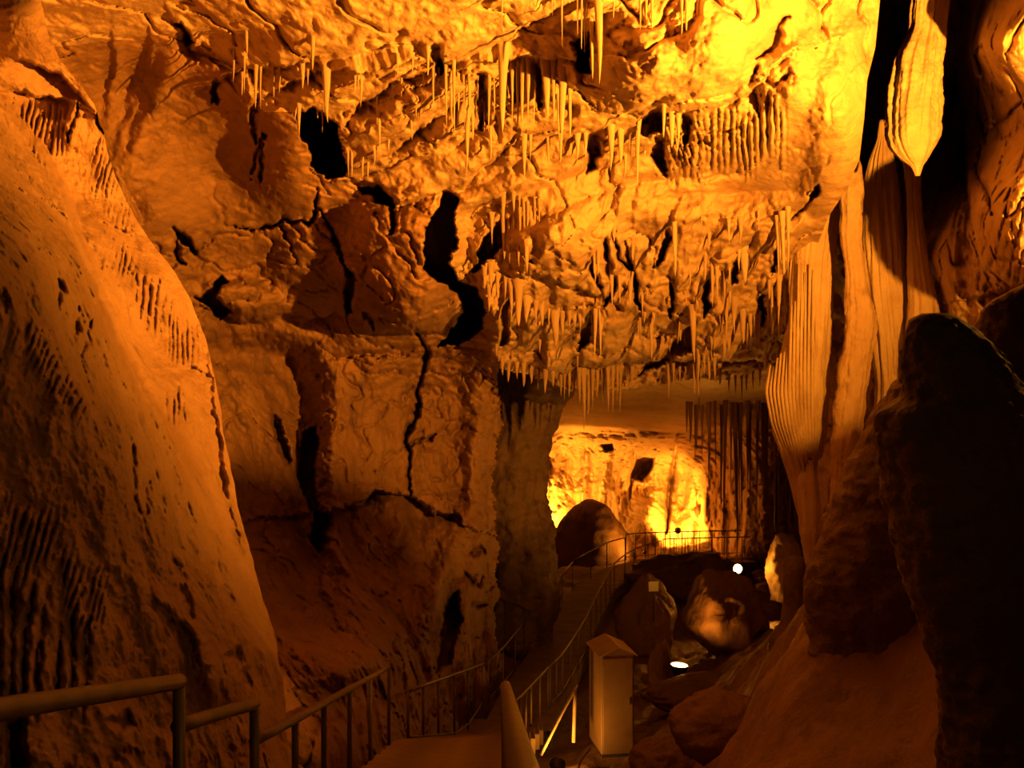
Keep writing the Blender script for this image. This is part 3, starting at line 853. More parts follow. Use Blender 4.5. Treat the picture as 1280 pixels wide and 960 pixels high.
# ------------------------------------------------------------------ GROUND (height field in plan)
gc = [(-6, 1, -3), (-3, 2, -2.8), (-1.5, 0, -2.0), (0, 0, -2.0), (1.5, 0, -2.4), (4, 0, -2.0), (7, 0, -0.5), (-0.6, 3, -2.5), (-1, 6, -3.2), (-0.8, 10, -4.4), (-0.7, 15, -6.1), (0, 20, -7.15), (1, 25, -7.15), (2, 30, -7.15), (3.5, 36, -7.15), (6, 40, -7.2),
      (10, 42, -7.2), (12, 30, -6.5), (-6, 8, -3.5), (-5, 15, -5), (-4, 22, -6.5), (-2, 30, -7.2), (-4, 44, -7.2), (12, 46, -7.2), (0.9, 10, -5.2), (1.6, 13, -6.1), (2.0, 15, -6.7), (1.9, 18.5, -6.95), (3, 22, -7.4), (4, 26, -7.5), (5.4, 30, -7.6), (7, 34, -7.0),
      (1.4, 6, -3.9), (2.05, 8, -3.07), (2.9, 8.7, -1.95), (2.89, 9.9, -2.3), (1.5, 9.2, -4.4), (4.3, 15, -3.4), (3.76, 10, -1.35), (3.3, 8, -2.05), (3.2, 11, -3.3), (2.9, 12.5, -4.4), (2.9, 14.5, -5.6), (4.2, 16, -4.4), (5.2, 18, -4.2), (4.7, 9.3, -0.1), (4.6, 6.2, 0.3), (5.6, 6.3, 0.6), (5.5, 7.6, 0.5), (4.5, 7.8, 0.2), (6, 5, 0.6), (6.2, 10, 0.3), (6, 20, -4.6), (7, 13, -1.0), (8, 8, 0.8), (3.4, 4, -1.6), (4.4, 4.6, 0.0), (8, 25, -5.4)]
gx = np.linspace(-6.5, 12, 260)[None, :]
gy = (0.3 + 46 * np.linspace(0, 1, 420) ** 1.35)[:, None]
GX, GY = gx + 0 * gy, gy + 0 * gx
GZ = -np.log(rbf([(a * 100, b * 100, math.exp(-c)) for a, b, c in gc], GX * 100, GY * 100))
gb = (GX, GY, GZ)
# distance to the walkway centre line keeps the soil low under it
way = [(-0.55, 0), (-0.7, 6), (-0.75, 12), (-0.45, 18), (0.1, 20.5), (1.1, 25), (2.9, 33), (4.6, 37.5), (9, 41)]
wd, _ = seg_sd(GX, GY, way)
wd = np.abs(wd)
amp = sstep(0.7, 1.8, wd)
GZ = GZ + amp * (0.30 * fbm(gb, 0.5, 4, 0.55) + 0.16 * ridged(gb, 0.9, 3, 0.55, off=3) + 0.06 * fbm(gb, 3.0, 3, 0.6)) - 0.16
Zg = CZ + GZ
o = grid_mesh('floor', GX, GY, Zg, M_MUD)
tag(o, 'uneven dark clay cave floor sloping up to the right', 'cave floor', kind='structure')


def ground_z(x, y):
    r = int(np.argmin(np.abs(gy[:, 0] - y))); c = int(np.argmin(np.abs(gx[0] - x)))
    return float(Zg[r, c])


def boulder(name, cx, cy, rx, ry, rz, mat, label, cat='boulder', group=None, seed=0, rot=0.0, lump=0.22, sink=0.3, facets=0.0):
    nu, nv = 64, 40
    a = np.linspace(0, 2 * np.pi, nu + 1)[None, :]; b = np.linspace(-np.pi / 2, np.pi / 2, nv)[:, None]
    x = np.cos(b) * np.cos(a); y = np.cos(b) * np.sin(a); z = np.sin(b) + 0 * a
    n = 1 + lump * fbm((x + seed, y - seed, z), 1.1, 4, 0.55)
    if facets:
        rs = np.random.RandomState(int(seed * 10) + 1)
        for _ in range(9):
            d = rs.normal(size=3); d /= np.linalg.norm(d)
            s_ = x * d[0] + y * d[1] + z * d[2]
            n = np.where(s_ * n > facets, facets / np.maximum(s_, 1e-3), n)
    n = n * (1 + 0.10 * fbm((x * 1.0 + seed, y, z), 3.2, 4, 0.6) + 0.05 * ridged((x, y + seed, z), 2.4, 2))
    x, y, z = x * n * rx, y * n * ry, z * n * rz
    c, s_ = math.cos(rot), math.sin(rot)
    X = c * x - s_ * y; Y = s_ * x + c * y
    idx = np.arange(nv * nu).reshape(nv, nu); nx = np.roll(idx, -1, 1)
    q = np.stack([idx[:-1], nx[:-1], nx[1:], idx[1:]], -1).reshape(-1, 4)
    g = ground_z(cx, cy)
    zb = -rz * (1 - sink)
    co = np.stack([X[:, :-1].ravel(), Y[:, :-1].ravel(), z[:, :-1].ravel() - zb], -1)
    me = mesh_from_arrays(name, co, q); me.materials.append(mat)
    ob = bpy.data.objects.new(name, me); ob.location = (cx, cy, g)
    COL.objects.link(ob)
    return tag(ob, label, cat, group)


def gp(px, py, D):
    p = P(px, py, D); return p[0], p[1]


boulder('boulder', *gp(908, 800, 25.3), 1.2, 1.0, 1.28, M_BACK, 'large rounded boulder lit by the lamp at its foot', seed=2.0, rot=0.4, facets=0.72, lump=0.5)
boulder('boulder', *gp(812, 790, 28), 0.95, 0.7, 1.25, M_BACK, 'pale flat-faced boulder with a small notice board on it', seed=4.1, rot=-0.3, facets=0.66, lump=0.4)
boulder('boulder', *gp(865, 740, 33.5), 2.0, 1.1, 0.82, M_DARK, 'dark boulder heap below the far railing', seed=6.3, rot=0.1, lump=0.4)
boulder('boulder', *gp(870, 850, 21.5), 1.1, 0.7, 0.36, M_MUD, 'low brown rock in front of the lit gully boulder', seed=8.2, rot=0.5)
boulder('boulder', *gp(826, 830, 24.6), 0.32, 0.3, 0.7, M_BACK, 'narrow upright rock just behind the gully lamp', seed=5.5, rot=0.9, facets=0.85)
boulder('boulder', *gp(830, 910, 16), 0.55, 0.5, 0.4, M_MUD, 'dark rock lying near the cabinet', seed=9.7)
boulder('boulder', *gp(900, 925, 14.5), 0.7, 0.5, 0.5, M_MUD, 'dark rock at the foot of the clay slope', seed=12.4)
boulder('boulder', *gp(602, 850, 21.4), 0.17, 0.16, 0.75, M_BACK, 'orange lit rock beside the stair foot', seed=14.0, facets=0.85)

# ------------------------------------------------------------------ STALACTITES
def stal_mesh(i, mat):
    rs = np.random.RandomState(100 + i)
    nr, ns = 12, 9
    t = np.linspace(0, 1, nr)[:, None]
    a = np.linspace(0, 2 * np.pi, ns, endpoint=False)[None, :]
    pw = [0.75, 0.9, 0.6, 1.1, 0.5, 0.8, 1.3, 0.65][i % 8]
    r = (1 - t) ** pw * (1 + 0.45 * np.exp(-t / 0.07)) + 0.05 * (1 - t ** 4)
    r = r * (1 + 0.20 * pn(t * 5 + i * 3.7, a * 0 + i, 0.4) + 0.22 * pn(np.cos(a) * 1.6 + i, np.sin(a) * 1.6, t * 2.5))
    wx = 0.28 * pn(t * 2.2 + i, 0.2 + 0 * t, 0.7) * t * 2
    wy = 0.28 * pn(t * 2.2 - i, 3.2 + 0 * t, 0.7) * t * 2
    X = r * np.cos(a) + wx; Y = r * np.sin(a) + wy; Z = -t + 0 * a
    idx = np.arange(nr * ns).reshape(nr, ns); nx = np.roll(idx, -1, 1)
    q = np.stack([idx[:-1], idx[1:], nx[1:], nx[:-1]], -1).reshape(-1, 4)
    me = mesh_from_arrays('stalactite', np.stack([X.ravel(), Y.ravel(), Z.ravel()], -1), q)
    me.materials.append(mat)
    return me


ST = [stal_mesh(i, M_DRIP) for i in range(8)]
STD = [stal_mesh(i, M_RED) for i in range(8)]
STC = [stal_mesh(i, M_CEIL) for i in range(8)]
n_st = [0]


def stalactite(px, y0, y1, w, label, group, patch=mp, D=None, lib=ST, name='stalactite', proud=0.02):
    d = patch.at(px, y0) if D is None else D
    d -= proud
    top = P(px, y0, d)
    h = (y1 - y0) / F * d
    r = 0.5 * w / F * d
    up = min(0.25 * h + 0.12, 0.4)
    ob = bpy.data.objects.new(name, lib[n_st[0] % 8])
    n_st[0] += 1
    ob.location = (top[0], top[1], top[2] + up * 0.6)
    ob.scale = (r, r, h + up * 0.6)
    ob.rotation_euler = (random.uniform(-0.02, 0.02), random.uniform(-0.02, 0.02), random.uniform(0, 6.28))
    COL.objects.link(ob)
    return tag(ob, label, 'stalactite', group)


def cluster(items, label, group, **kw):
    for it in items:
        stalactite(*it, label, group, **kw)


cluster([(293, 62, 104, 4), (306, 72, 118, 4), (320, 82, 136, 6), (326, 84, 138, 4), (342, 84, 122, 4), (350, 86, 118, 4), (309, 85, 110, 4), (303, 100, 120, 4)],
        'short pale stalactite in the row above the smooth left wall', 'stalactites above the smooth left wall')
cluster([(378, 78, 112, 8), (385, 88, 108, 4), (391, 52, 88, 6), (404, 90, 142, 5), (444, 96, 116, 4), (452, 100, 134, 5), (448, 98, 118, 4), (308, 40, 72, 5)],
        'pale stalactite hanging from the ledge left of the long stalactite row', 'stalactites on the left ledge')
stalactite(408, 88, 154, 12, 'thick pale stalactite hanging over the edge of the black hole', 'stalactites at the black hole')
cluster([(374, 132, 168, 8), (390, 136, 166, 5), (403, 140, 166, 4), (397, 138, 148, 4), (370, 134, 150, 5), (435, 192, 226, 4), (440, 196, 222, 4), (453, 196, 226, 4)],
        'small stalactite dangling at the rim of the black hole', 'stalactites at the black hole')
cluster([(497, 78, 98, 4), (516, 76, 90, 4), (530, 82, 122, 4), (535, 70, 95, 5), (542, 92, 140, 5), (548, 98, 138, 4), (557, 84, 162, 5), (563, 100, 160, 5), (567, 76, 172, 6), (573, 90, 140, 5),
         (580, 100, 162, 5), (586, 100, 138, 4), (597, 92, 126, 3), (588, 106, 150, 4), (594, 130, 160, 3), (612, 94, 168, 5), (618, 100, 150, 5), (606, 130, 165, 3)],
        'thin stalactite in the dense row under the bright ceiling ledge', 'long stalactites under the bright ledge')
cluster([(584, 150, 222, 9), (591, 145, 176, 5)], 'spindle-shaped stalactite below the dense row', 'spindle stalactites')
cluster([(472, 128, 158, 4), (474, 150, 196, 6), (482, 118, 146, 3), (514, 150, 176, 4), (525, 136, 150, 3), (520, 136, 146, 3), (486, 176, 192, 5), (613, 160, 200, 5), (502, 104, 122, 3), (491, 112, 122, 4), (460, 205, 224, 4), (468, 190, 206, 4), (446, 138, 152, 4)],
        'small scattered stalactite on the layered ceiling ledges', 'scattered small stalactites')
cluster([(629, 72, 166, 14), (640, 80, 168, 6), (647, 84, 162, 5), (654, 82, 168, 8), (661, 90, 170, 7), (668, 86, 160, 5), (682, 74, 150, 16), (692, 90, 160, 8), (704, 76, 172, 14), (698, 120, 178, 7), (712, 110, 172, 6), (655, 168, 225, 9), (663, 170, 205, 6), (685, 172, 210, 6), (701, 168, 205, 6)],
        'stout columnar stalactite in the wide row under the bright ceiling', 'columnar stalactites under the bright ceiling')
cluster([(747, -8, 106, 15), (739, 30, 100, 6)], 'thick bright stalactite left of the glowing ceiling bulge', 'thick bright stalactites')
cluster([(702, -4, 60, 4), (727, 0, 62, 3), (731, 10, 68, 3), (734, 6, 60, 3), (722, 0, 48, 4), (800, -6, 40, 4), (808, 0, 34, 5), (815, -4, 44, 5), (852, 0, 58, 6), (858, 4, 40, 5), (768, -4, 24, 5), (690, -5, 22, 4), (628, -6, 30, 3), (872, 10, 44, 5)],
        'thin bright stalactite high on the glowing ceiling', 'thin stalactites on the top ceiling')
cluster([(764, 160, 214, 12), (776, 166, 205, 10), (788, 172, 200, 6), (798, 165, 232, 6), (806, 168, 200, 8), (722, 168, 205, 12), (732, 172, 198, 6), (812, 150, 190, 7), (818, 152, 182, 6), (840, 140, 185, 10), (848, 150, 190, 8), (830, 132, 172, 6), (782, 196, 222, 5), (846, 172, 196, 6)],
        'bright dripping stalactite below the glowing ceiling bulge', 'stalactites below the glowing bulge')
stalactite(843, 278, 346, 8, 'lone thick stalactite casting a slanted shadow', 'lone stalactites on the central ceiling')
cluster([(911, 284, 305, 4), (948, 266, 288, 4)], 'tiny stalactite on the smooth ceiling below the comb of flutes', 'lone stalactites on the central ceiling')
cluster([(930, 312, 354, 14), (924, 316, 340, 6), (912, 336, 352, 4)], 'stubby bright stalactite pointing from the central ceiling', 'stubby stalactites')
cluster([(890, 330, 385, 6), (896, 336, 392, 7), (902, 340, 372, 5), (906, 340, 378, 5), (912, 365, 390, 5), (882, 320, 352, 6), (918, 382, 420, 10), (928, 388, 430, 10), (935, 410, 446, 6), (908, 380, 430, 8), (948, 400, 436, 6), (944, 395, 432, 6)],
        'stalactite in the cluster right of the central ceiling', 'right central stalactites', lib=STC)
cluster([(972, 285, 350, 6), (978, 280, 345, 7), (985, 275, 350, 6), (966, 360, 420, 6), (974, 350, 428, 7), (981, 360, 418, 6), (988, 338, 412, 9), (960, 372, 410, 5), (976, 290, 330, 5), (992, 330, 380, 6)],
        'slender stalactite hanging next to the pleated drapery', 'stalactites next to the drapery')
cluster([(615, 276, 306, 6), (630, 274, 325, 8), (636, 276, 330, 6), (644, 278, 320, 8), (650, 270, 302, 4), (655, 262, 300, 4), (660, 264, 302, 4), (669, 258, 296, 4), (674, 260, 300, 3), (629, 240, 276, 8), (642, 240, 266, 7), (649, 245, 268, 5), (658, 310, 342, 7), (648, 310, 334, 4)],
        'pale stalactite beside the small dark recess of the ceiling', 'stalactites by the small dark recess', lib=STC)
cluster([(614, 335, 362, 10), (606, 340, 362, 7), (640, 362, 402, 10), (648, 362, 408, 12), (658, 372, 404, 14), (632, 345, 380, 7), (622, 345, 376, 6), (612, 362, 390, 8), (670, 382, 402, 8), (677, 385, 408, 8), (686, 386, 412, 6), (694, 392, 432, 14), (703, 394, 420, 8), (710, 390, 410, 7), (718, 396, 410, 8), (725, 398, 412, 6)],
        'blunt brown stalactite on the low left lip of the ceiling', 'blunt stalactites on the low lip', lib=STC)
cluster([(745, 392, 452, 7), (750, 394, 446, 5), (740, 394, 420, 5)], 'pale forked stalactite near the middle of the low ceiling lip', 'forked stalactites')
cluster([(814, 400, 450, 7), (806, 392, 404, 5), (842, 405, 425, 5), (800, 396, 420, 4), (866, 395, 455, 9), (873, 440, 478, 8), (886, 448, 478, 6), (880, 445, 472, 5), (893, 450, 474, 6), (796, 360, 392, 5), (803, 366, 402, 6), (788, 350, 384, 8), (774, 345, 380, 6), (764, 330, 388, 8), (748, 315, 345, 6), (744, 330, 362, 5)],
        'stalactite on the fluted middle of the low ceiling', 'stalactites on the fluted low ceiling', lib=STC)
cluster([(867, 450, 494, 5), (872, 460, 512, 6), (870, 455, 480, 4), (911, 470, 490, 4), (919, 470, 494, 4), (927, 472, 502, 4), (933, 470, 490, 4), (941, 466, 490, 4), (900, 462, 482, 5), (836, 462, 500, 6), (842, 460, 486, 5), (850, 456, 478, 5), (950, 462, 484, 4)],
        'slender stalactite on the right part of the lowest lip', 'slender stalactites on the right lip', lib=STC)
cluster([(729, 462, 540, 9), (736, 466, 520, 7), (741, 464, 514, 7), (724, 462, 505, 6), (747, 466, 498, 6), (754, 468, 508, 7), (760, 466, 516, 6), (766, 464, 518, 5), (772, 462, 500, 5), (776, 466, 516, 4), (784, 464, 490, 5), (718, 466, 494, 5), (712, 468, 498, 5), (706, 468, 504, 5), (701, 468, 496, 5), (790, 462, 484, 5)],
        'dark pointed stalactite hanging across the bright opening', 'dark stalactites across the opening', proud=0.05, lib=STC)
cluster([(628, 448, 470, 8), (636, 452, 478, 7), (646, 454, 474, 9), (655, 456, 484, 7), (664, 458, 480, 8), (673, 460, 488, 7), (682, 462, 492, 8), (691, 464, 484, 7)],
        'stubby stalactite on the lip above the dark rock column', 'stubby stalactites above the rock column', lib=STC)
# random small fringe over the dripping lower ceiling
rs = random.Random(5)
k = 0
while k < 46:
    px = rs.uniform(620, 985); py = rs.uniform(255, 455)
    if py < 300 and px < 750: continue
    if 640 < px < 740 and 300 < py < 370: continue
    stalactite(px, py, py + rs.uniform(12, 30), rs.uniform(4, 7.5), 'tiny stalactite scattered over the rough lower ceiling', 'tiny stalactites of the lower ceiling', lib=STC, proud=-0.03)
    k += 1

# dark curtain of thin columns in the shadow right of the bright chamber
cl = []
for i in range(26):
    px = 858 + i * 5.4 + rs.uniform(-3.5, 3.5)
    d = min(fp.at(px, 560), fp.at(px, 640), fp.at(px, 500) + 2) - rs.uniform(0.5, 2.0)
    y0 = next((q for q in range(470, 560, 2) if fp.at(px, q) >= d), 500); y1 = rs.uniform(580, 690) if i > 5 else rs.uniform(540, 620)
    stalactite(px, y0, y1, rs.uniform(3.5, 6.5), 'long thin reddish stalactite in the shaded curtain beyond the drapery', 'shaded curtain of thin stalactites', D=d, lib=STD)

# ------------------------------------------------------------------ WALKWAY
def box_mesh(name, sx, sy, sz, mat, bev=0.0):
    """box centred in x/y, resting on z = 0"""
    x, y = sx / 2, sy / 2
    co = [(-x, -y, 0), (x, -y, 0), (x, y, 0), (-x, y, 0), (-x, -y, sz), (x, -y, sz), (x, y, sz), (-x, y, sz)]
    fa = [(0, 3, 2, 1), (4, 5, 6, 7), (0, 1, 5, 4), (1, 2, 6, 5), (2, 3, 7, 6), (3, 0, 4, 7)]
    me = bpy.data.meshes.new(name)
    me.from_pydata(co, [], fa)
    if bev:
        import bmesh
        bm = bmesh.new(); bm.from_mesh(me)
        bmesh.ops.bevel(bm, geom=bm.edges[:], offset=bev, segments=1, affect='EDGES')
        bm.to_mesh(me); bm.free()
    me.materials.append(mat)
    return me


def put(name, me, loc, rotz=0.0, parent=None, rot=None):
    ob = bpy.data.objects.new(name, me)
    ob.location = loc
    ob.rotation_euler = rot if rot else (0, 0, rotz)
    COL.objects.link(ob)
    if parent is not None:
        ob.parent = parent
    return ob


def stair_z(y):            # height of the tread line above the far path level
    return float(np.interp(y, [-3, 0, 2, 12, 18, 20], [6.2, 5.75, 5.2, 2.42, 0.4, 0.0]))


def way_c(y):              # centre line of the stairs
    return float(np.interp(y, [0, 3, 12, 18, 20.5], [-0.55, -0.57, -0.75, -0.42, 0.0]))


stairs = bpy.data.objects.new('floor_stairs', None); COL.objects.link(stairs)
tag(stairs, 'concrete stairs descending between handrails towards the path', 'stairs', kind='structure')
step_me = box_mesh('step', 1.42, 0.66, 0.3, M_PATH, 0.012)
y = -1.2
while y < 19.8:
    put('step', step_me, (way_c(y + 0.25), y + 0.25, stair_z(y + 0.25) - 0.3), parent=stairs)
    y += 0.55

# far level path: ribbon with thickness
LE = [(-0.62, 19.6), (-0.2, 22.3), (0.35, 25), (1.1, 29), (2.0, 33), (3.4, 36.9), (5.0, 38.9), (9.5, 39.6)]
RE = [(0.75, 19.6), (1.05, 21.5), (1.85, 25), (2.6, 29), (3.4, 33), (4.4, 35.8), (5.6, 37.5), (9.5, 38.2)]
n = 60
tl = np.linspace(0, 7, n)
le = np.stack([np.interp(tl, range(8), [p[i] for p in LE]) for i in (0, 1)], -1)
re = np.stack([np.interp(tl, range(8), [p[i] for p in RE]) for i in (0, 1)], -1)
X = np.stack([le[:, 0], le[:, 0], re[:, 0], re[:, 0], le[:, 0]], 1)
Y = np.stack([le[:, 1], le[:, 1], re[:, 1], re[:, 1], le[:, 1]], 1)
Z = np.stack([0 * tl - 0.35, 0 * tl, 0 * tl, 0 * tl - 0.35, 0 * tl - 0.35], 1)
o = grid_mesh('floor_path', X, Y, Z, M_PATH)
for p in o.data.polygons: p.use_smooth = False
tag(o, 'narrow concrete footpath between railings leading to the far chamber', 'footpath', kind='structure')


def rail_run(name, pts, post_ids, label, group, rad=0.024, prad=0.016, zfoot=None, mid=True, posts=None, ext=None):
    """pts: top rail points in world coordinates; a post drops from each listed point"""
    base = (pts[0][0], pts[0][1], (zfoot(pts[0]) if zfoot else pts[0][2] - 0.95))
    root = empty(name, base, label, 'railing', group)
    tube('handrail', pts, rad, M_RAIL, 10, root, 3)
    P_ = [np.array(p, float) for p in pts]
    allp = []
    for i in post_ids:
        j = int(i); f = i - j
        p = P_[j] if f == 0 else P_[j] * (1 - f) + P_[j + 1] * f
        allp.append(p)
    for p in allp:
        zf = zfoot(p) if zfoot else p[2] - 0.95
        tube('post', [(p[0], p[1], p[2]), (p[0], p[1], zf)], prad, M_RAIL, 8, root, 2)
    if mid and len(allp) > 1:
        q = []
        for p in allp:
            zf = zfoot(p) if zfoot else p[2] - 0.95
            q.append((p[0], p[1], zf + 0.12))
        tube('lower_rail', q, prad * 0.8, M_RAIL, 8, root, 3)
    return root


def zf_stair(p):
    return stair_z(p[1])


lr = [P(-60, 896, 2.0), P(0, 885, 2.23), P(228, 851, 3.45)]
rail_run('stair_railing', [P(-120, 905, 1.85), P(0, 886, 2.23), P(224, 852, 3.42)], [2], 'thick dark handrail section with a square end post beside the flowstone', 'stair railings', 0.027, 0.022, zf_stair, False)
rail_run('stair_railing', [P(222, 908, 3.44), P(270, 893, 3.9), P(318, 880, 4.42)], [2], 'short stepped handrail section next to the thick one', 'stair railings', 0.026, 0.022, zf_stair, False)
rail_run('stair_railing', [P(318, 926, 4.44), P(369, 899, 5.5), P(405, 879, 6.6), P(437, 861, 8.0), P(463, 847, 9.8), P(486, 834, 12.0)], [1, 2, 3, 4, 5], 'long sloping railing with five posts going down the stairs', 'stair railings', 0.026, 0.02, zf_stair, False)
rail_run('stair_railing', [P(510, 864, 13.2), P(529, 857, 14.3), P(548, 850, 15.6), P(568, 843, 17.2), P(585, 837, 19.0), P(603, 830, 21.0)], [0, 1, 2, 3, 4, 5], 'railing at the foot of the stairs along the back wall', 'stair railings', 0.026, 0.02,
         lambda p: max(stair_z(p[1]), 0.0) if p[1] > 16 else stair_z(p[1]), True)
p510 = P(510, 846, 13.0)
# right-hand stair rail running straight away below the camera
rail_run('stair_railing', [(0.02, 0.9, CZ - 0.40), (0.012, 1.4, CZ - 0.54), (-0.03, 4.7, CZ - 1.42)], [2], 'thick handrail running straight away down the middle of the stairs', 'stair railings', 0.026, 0.02, zf_stair, False)
pts = [(-0.03, 4.75, CZ - 1.44)] + [(-0.03 + 0.0 * i, 4.75 + i * 2.12, CZ - 1.44 - i * 0.685) for i in range(1, 6)] + [tuple(P(643, 878, 17.5)), tuple(P(664, 856, 19.3)), tuple(P(685, 834, 20.8))]
rail_run('stair_railing', pts, [1, 2, 3, 4, 5, 6, 6.33, 6.66, 7, 7.5, 8], 'right-hand railing of the lower stairs left of the cabinet', 'stair railings', 0.026, 0.02, lambda p: max(stair_z(p[1]), 0.0), False)


def off_path(edge, inset):
    return edge


HZ = 0.92
pl = [(-0.5, 21.2, HZ), (-0.2, 22.3, HZ), (0.35, 25, HZ), (1.1, 29, HZ), (2.0, 33, HZ)]
rail_run('path_railing', pl, [0, 0.5, 1, 1.5, 2, 2.5, 3, 3.5, 4], 'left railing of the level footpath over the black drop', 'path railings', 0.022, 0.016, lambda p: 0.0, True)
pl = [(2.0, 33, 0.96), (2.75, 34.9, 0.96), (3.5, 36.9, 0.96), (4.3, 38.0, 0.96)]
rail_run('path_railing', pl, [0, 1, 2, 3], 'left railing of the footpath in front of the rounded boulder', 'path railings', 0.024, 0.018, lambda p: 0.0, True)
pr = [(0.8, 20.9, HZ), (1.1, 21.8, HZ), (1.83, 25, HZ), (2.58, 29, HZ), (3.38, 33, HZ), (4.38, 35.8, HZ), (5.6, 37.55, HZ)]
rail_run('path_railing', pr, [0, 0.5, 1, 1.33, 1.66, 2, 2.33, 2.66, 3, 3.33, 3.66, 4, 4.5, 5, 5.5, 6], 'right railing of the level footpath behind the cabinet', 'path railings', 0.022, 0.016, lambda p: 0.0, True)
pf = [(4.4, 38.6, 1.0), (5.2, 39.0, 1.0), (6.2, 39.2, 1.0), (7.4, 39.4, 1.0), (9.4, 39.6, 1.0)]
rail_run('path_railing', pf, [0, 0.5, 1, 1.4, 1.8, 2, 2.2, 2.4, 2.6, 2.8, 3, 3.25, 3.5, 3.75, 4], 'far railing silhouetted against the bright chamber wall', 'path railings', 0.022, 0.018, lambda p: 0.0, True)
pf = [(5.7, 37.7, 0.95), (7.0, 38.0, 0.95), (9.4, 38.3, 0.95)]
rail_run('path_railing', pf, [0, 0.33, 0.66, 1, 1.25, 1.5, 1.75, 2], 'near-side railing of the far platform above the dark boulders', 'path railings', 0.022, 0.018, lambda p: 0.0, True)

# ------------------------------------------------------------------ CABINET with gabled roof
cx, cy = P(764, 940, 18.9)[0], 18.9
cb = empty('gabled_cabinet', (cx, cy, -0.08), 'tall brown utility cabinet with a pale gabled roof beside the path', 'cabinet')
cb.rotation_euler = (0, 0, math.radians(9))
W_, DP, H_ = 0.62, 0.95, 1.82
put('body', box_mesh('body', W_, DP, H_, M_BOX, 0.01), (0, 0, 0.06), parent=cb)
put('plinth', box_mesh('plinth', W_ * 0.92, DP * 0.92, 0.07, M_BLACK), (0, 0, -0.01), parent=cb)
dm = box_mesh('door', W_ - 0.06, 0.018, H_ - 0.12, M_BOX, 0.004)
dr_ = put('door', dm, (0, -DP / 2 - 0.009, 0.12), parent=cb)
put('handle', box_mesh('handle', 0.03, 0.03, 0.12, M_BLACK, 0.004), (W_ * 0.36, -0.02, 0.85), parent=dr_)
gm = bpy.data.meshes.new('gable')
x, yy, hh = W_ / 2, DP / 2, 0.14
gm.from_pydata([(-x, -yy, 0), (x, -yy, 0), (0, -yy, hh), (-x, yy, 0), (x, yy, 0), (0, yy, hh)], [], [(0, 1, 2), (3, 5, 4), (0, 3, 4, 1), (0, 2, 5, 3), (1, 4, 5, 2)])
gm.materials.append(M_BOX)
put('gable', gm, (0, 0, H_ + 0.06), parent=cb)
sl = math.hypot(W_ / 2 + 0.05, 0.14 * (W_ / 2 + 0.05) / (W_ / 2))
ang = math.atan2(0.14, W_ / 2)
for sgn in (-1, 1):
    rm = box_mesh('roof_panel', sl, DP + 0.1, 0.018, M_ROOF)
    put('roof_panel', rm, (sgn * (W_ / 2 + 0.05) / 2, 0, H_ + 0.06 + 0.14 - 0.14 * (W_ / 2 + 0.05) / (W_ / 2) / 2 + 0.004), parent=cb, rot=(0, sgn * ang, 0))


# slanted metal frame lit by the ground lamp
fr = empty('support_frame', P(676, 944, 17.9), 'brightly lit slanted metal support under the railing by the cabinet', 'frame')
tube('slanted_bar', [P(722, 856, 18.3), P(704, 888, 18.1), P(676, 944, 17.9)], 0.03, M_ROOF, 8, fr, 3)
tube('upright', [P(719, 862, 18.35), P(717, 928, 18.3)], 0.034, M_ROOF, 8, fr, 3)
tube('upright', [P(664, 940, 17.7), P(663, 962, 17.7)], 0.034, M_ROOF, 8, fr, 3)
# small notice board on the pale boulder
sg = empty('notice_board', P(817, 742, 26.5), 'small pale square notice board in front of the flat-faced boulder', 'sign')
put('panel', box_mesh('panel', 0.27, 0.02, 0.26, M_SIGN, 0.003), (0, 0, 0.06), 0.15, sg)
put('stake', box_mesh('stake', 0.03, 0.03, 0.95, M_BLACK), (0, 0.03, -0.75), 0.15, sg)
# cable on the ground beside the cabinet
cbl = tube('cable', [P(738, 936, 18.0), P(731, 944, 17.6), P(724, 955, 17.2), P(722, 968, 16.9)], 0.015, M_CABLE, 8, None, 5)
tag(cbl, 'thin dark cable curving over the ground beside the cabinet', 'cable')

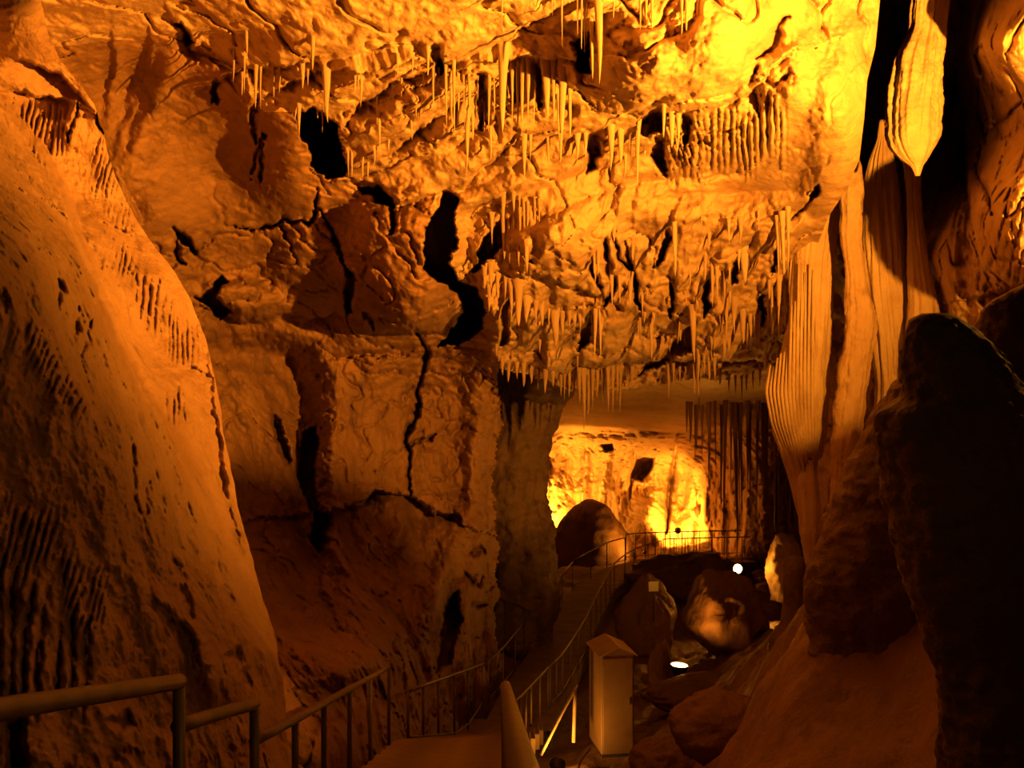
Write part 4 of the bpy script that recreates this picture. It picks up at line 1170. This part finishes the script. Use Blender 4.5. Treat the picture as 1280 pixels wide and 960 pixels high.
# ------------------------------------------------------------------ FLOODLIGHTS
def floodlight(loc, target, label, power, size=0.13, angle=120, blend=0.9, color=LAMP, glow=True, rad=0.06, group='cave floodlights'):
    """housing, glass and bracket; the lamp's own light sits just in front of the glass"""
    loc = np.array(loc, float); d = np.array(target, float) - loc; d /= np.linalg.norm(d)
    from mathutils import Vector
    q = Vector(d).to_track_quat('Z', 'Y')
    root = empty('floodlight', loc, label, 'floodlight', group)
    a = np.linspace(0, 2 * np.pi, 20, endpoint=False)
    prof = [(0.35, -1.1), (0.6, -1.0), (0.95, -0.35), (1.05, 0.0), (1.05, 0.12), (0.95, 0.12), (0.93, 0.02)]
    co = [(r * size * math.cos(t), r * size * math.sin(t), z * size) for r, z in prof for t in a]
    ns = 20
    fa = [(i * ns + j, i * ns + (j + 1) % ns, (i + 1) * ns + (j + 1) % ns, (i + 1) * ns + j) for i in range(len(prof) - 1) for j in range(ns)]
    fa.append(tuple(range(ns - 1, -1, -1)))
    me = bpy.data.meshes.new('housing'); me.from_pydata(co, [], fa); me.materials.append(M_BLACK)
    h = put('housing', me, (0, 0, 0), parent=root); h.rotation_mode = 'QUATERNION'; h.rotation_quaternion = q
    co = [(0.93 * size * math.cos(t), 0.93 * size * math.sin(t), 0.03 * size) for t in a] + [(0, 0, 0.14 * size)]
    me = bpy.data.meshes.new('glass'); me.from_pydata(co, [], [(j, (j + 1) % ns, ns) for j in range(ns)]); me.materials.append(M_GLOW)
    g = put('glass', me, (0, 0, 0), parent=root); g.rotation_mode = 'QUATERNION'; g.rotation_quaternion = q
    tube('bracket', [loc + np.array([0, 0, -0.2 * size]) - d * size * 0.5, loc + np.array([0, 0, -2.4 * size]) - d * size * 0.5], size * 0.14, M_BLACK, 8, root, 2)
    ld = bpy.data.lights.new('floodlight_beam', 'SPOT')
    ld.energy = power; ld.color = color; ld.spot_size = math.radians(angle); ld.spot_blend = blend; ld.shadow_soft_size = rad
    lo = bpy.data.objects.new('floodlight_beam', ld); lo.location = loc + d * size * 0.3
    lo.rotation_mode = 'QUATERNION'; lo.rotation_quaternion = Vector(-d).to_track_quat('Z', 'Y')
    COL.objects.link(lo)
    return root


# the strong floodlight right of the frame, on the rock shelf behind the dark stalagmite
floodlight((5.6, 6.3, CZ + 1.1), (0.9, 11.2, CZ + 5.2), 'strong floodlight on the rock shelf aimed at the ceiling', 17500, 0.16, 137, 1.0)
# added fill lamp out of frame, brightening the flowstone beside the stairs
floodlight((1.6, 1.5, CZ + 0.3), (-2.4, 4.6, CZ - 0.35), 'added weak fill floodlight out of frame facing the stair flowstone', 34, 0.12, 88, 1.0)
# added rim lamp out of frame, grazing the dark stalagmite from behind
floodlight((4.0, 6.4, CZ + 1.4), (2.05, 4.7, CZ + 0.2), 'added small rim floodlight out of frame behind the stalagmite', 40, 0.09, 60, 1.0)
# lamp at the bend of the far path
floodlight((5.2, 39.3, 0.2), (3.3, 39.7, 1.0), 'tiny lamp at the bend of the far path beside the rounded boulder', 220, 0.09, 150, 1.0)
# far chamber
floodlight((2.5, 42.0, 0.45), P(700, 570, 46), 'floodlight hidden behind the rounded boulder', 3000, 0.14, 140, 1.0)
floodlight((7.3, 44.0, 0.35), P(850, 620, 49), 'floodlight on the ground before the bright far wall', 2600, 0.14, 150, 1.0)
# visible round lamp facing the camera
floodlight(P(922, 711, 30.6), (9.8, 14, CZ - 4.0), 'small round lit lamp right of the far railing', 500, 0.15, 172, 1.0)
# gully lamp at the foot of the boulder
g0 = P(849, 832, 23.3)
floodlight(g0, g0 + np.array([0.05, -0.05, 0.9]), 'lit lamp at the foot of the gully boulder', 620, 0.21, 172, 1.0)
# lamp below the railing next to the cabinet
floodlight(P(697, 955, 17.6), P(712, 880, 18.9), 'lit lamp on the ground below the railing by the cabinet', 140, 0.14, 140, 1.0)
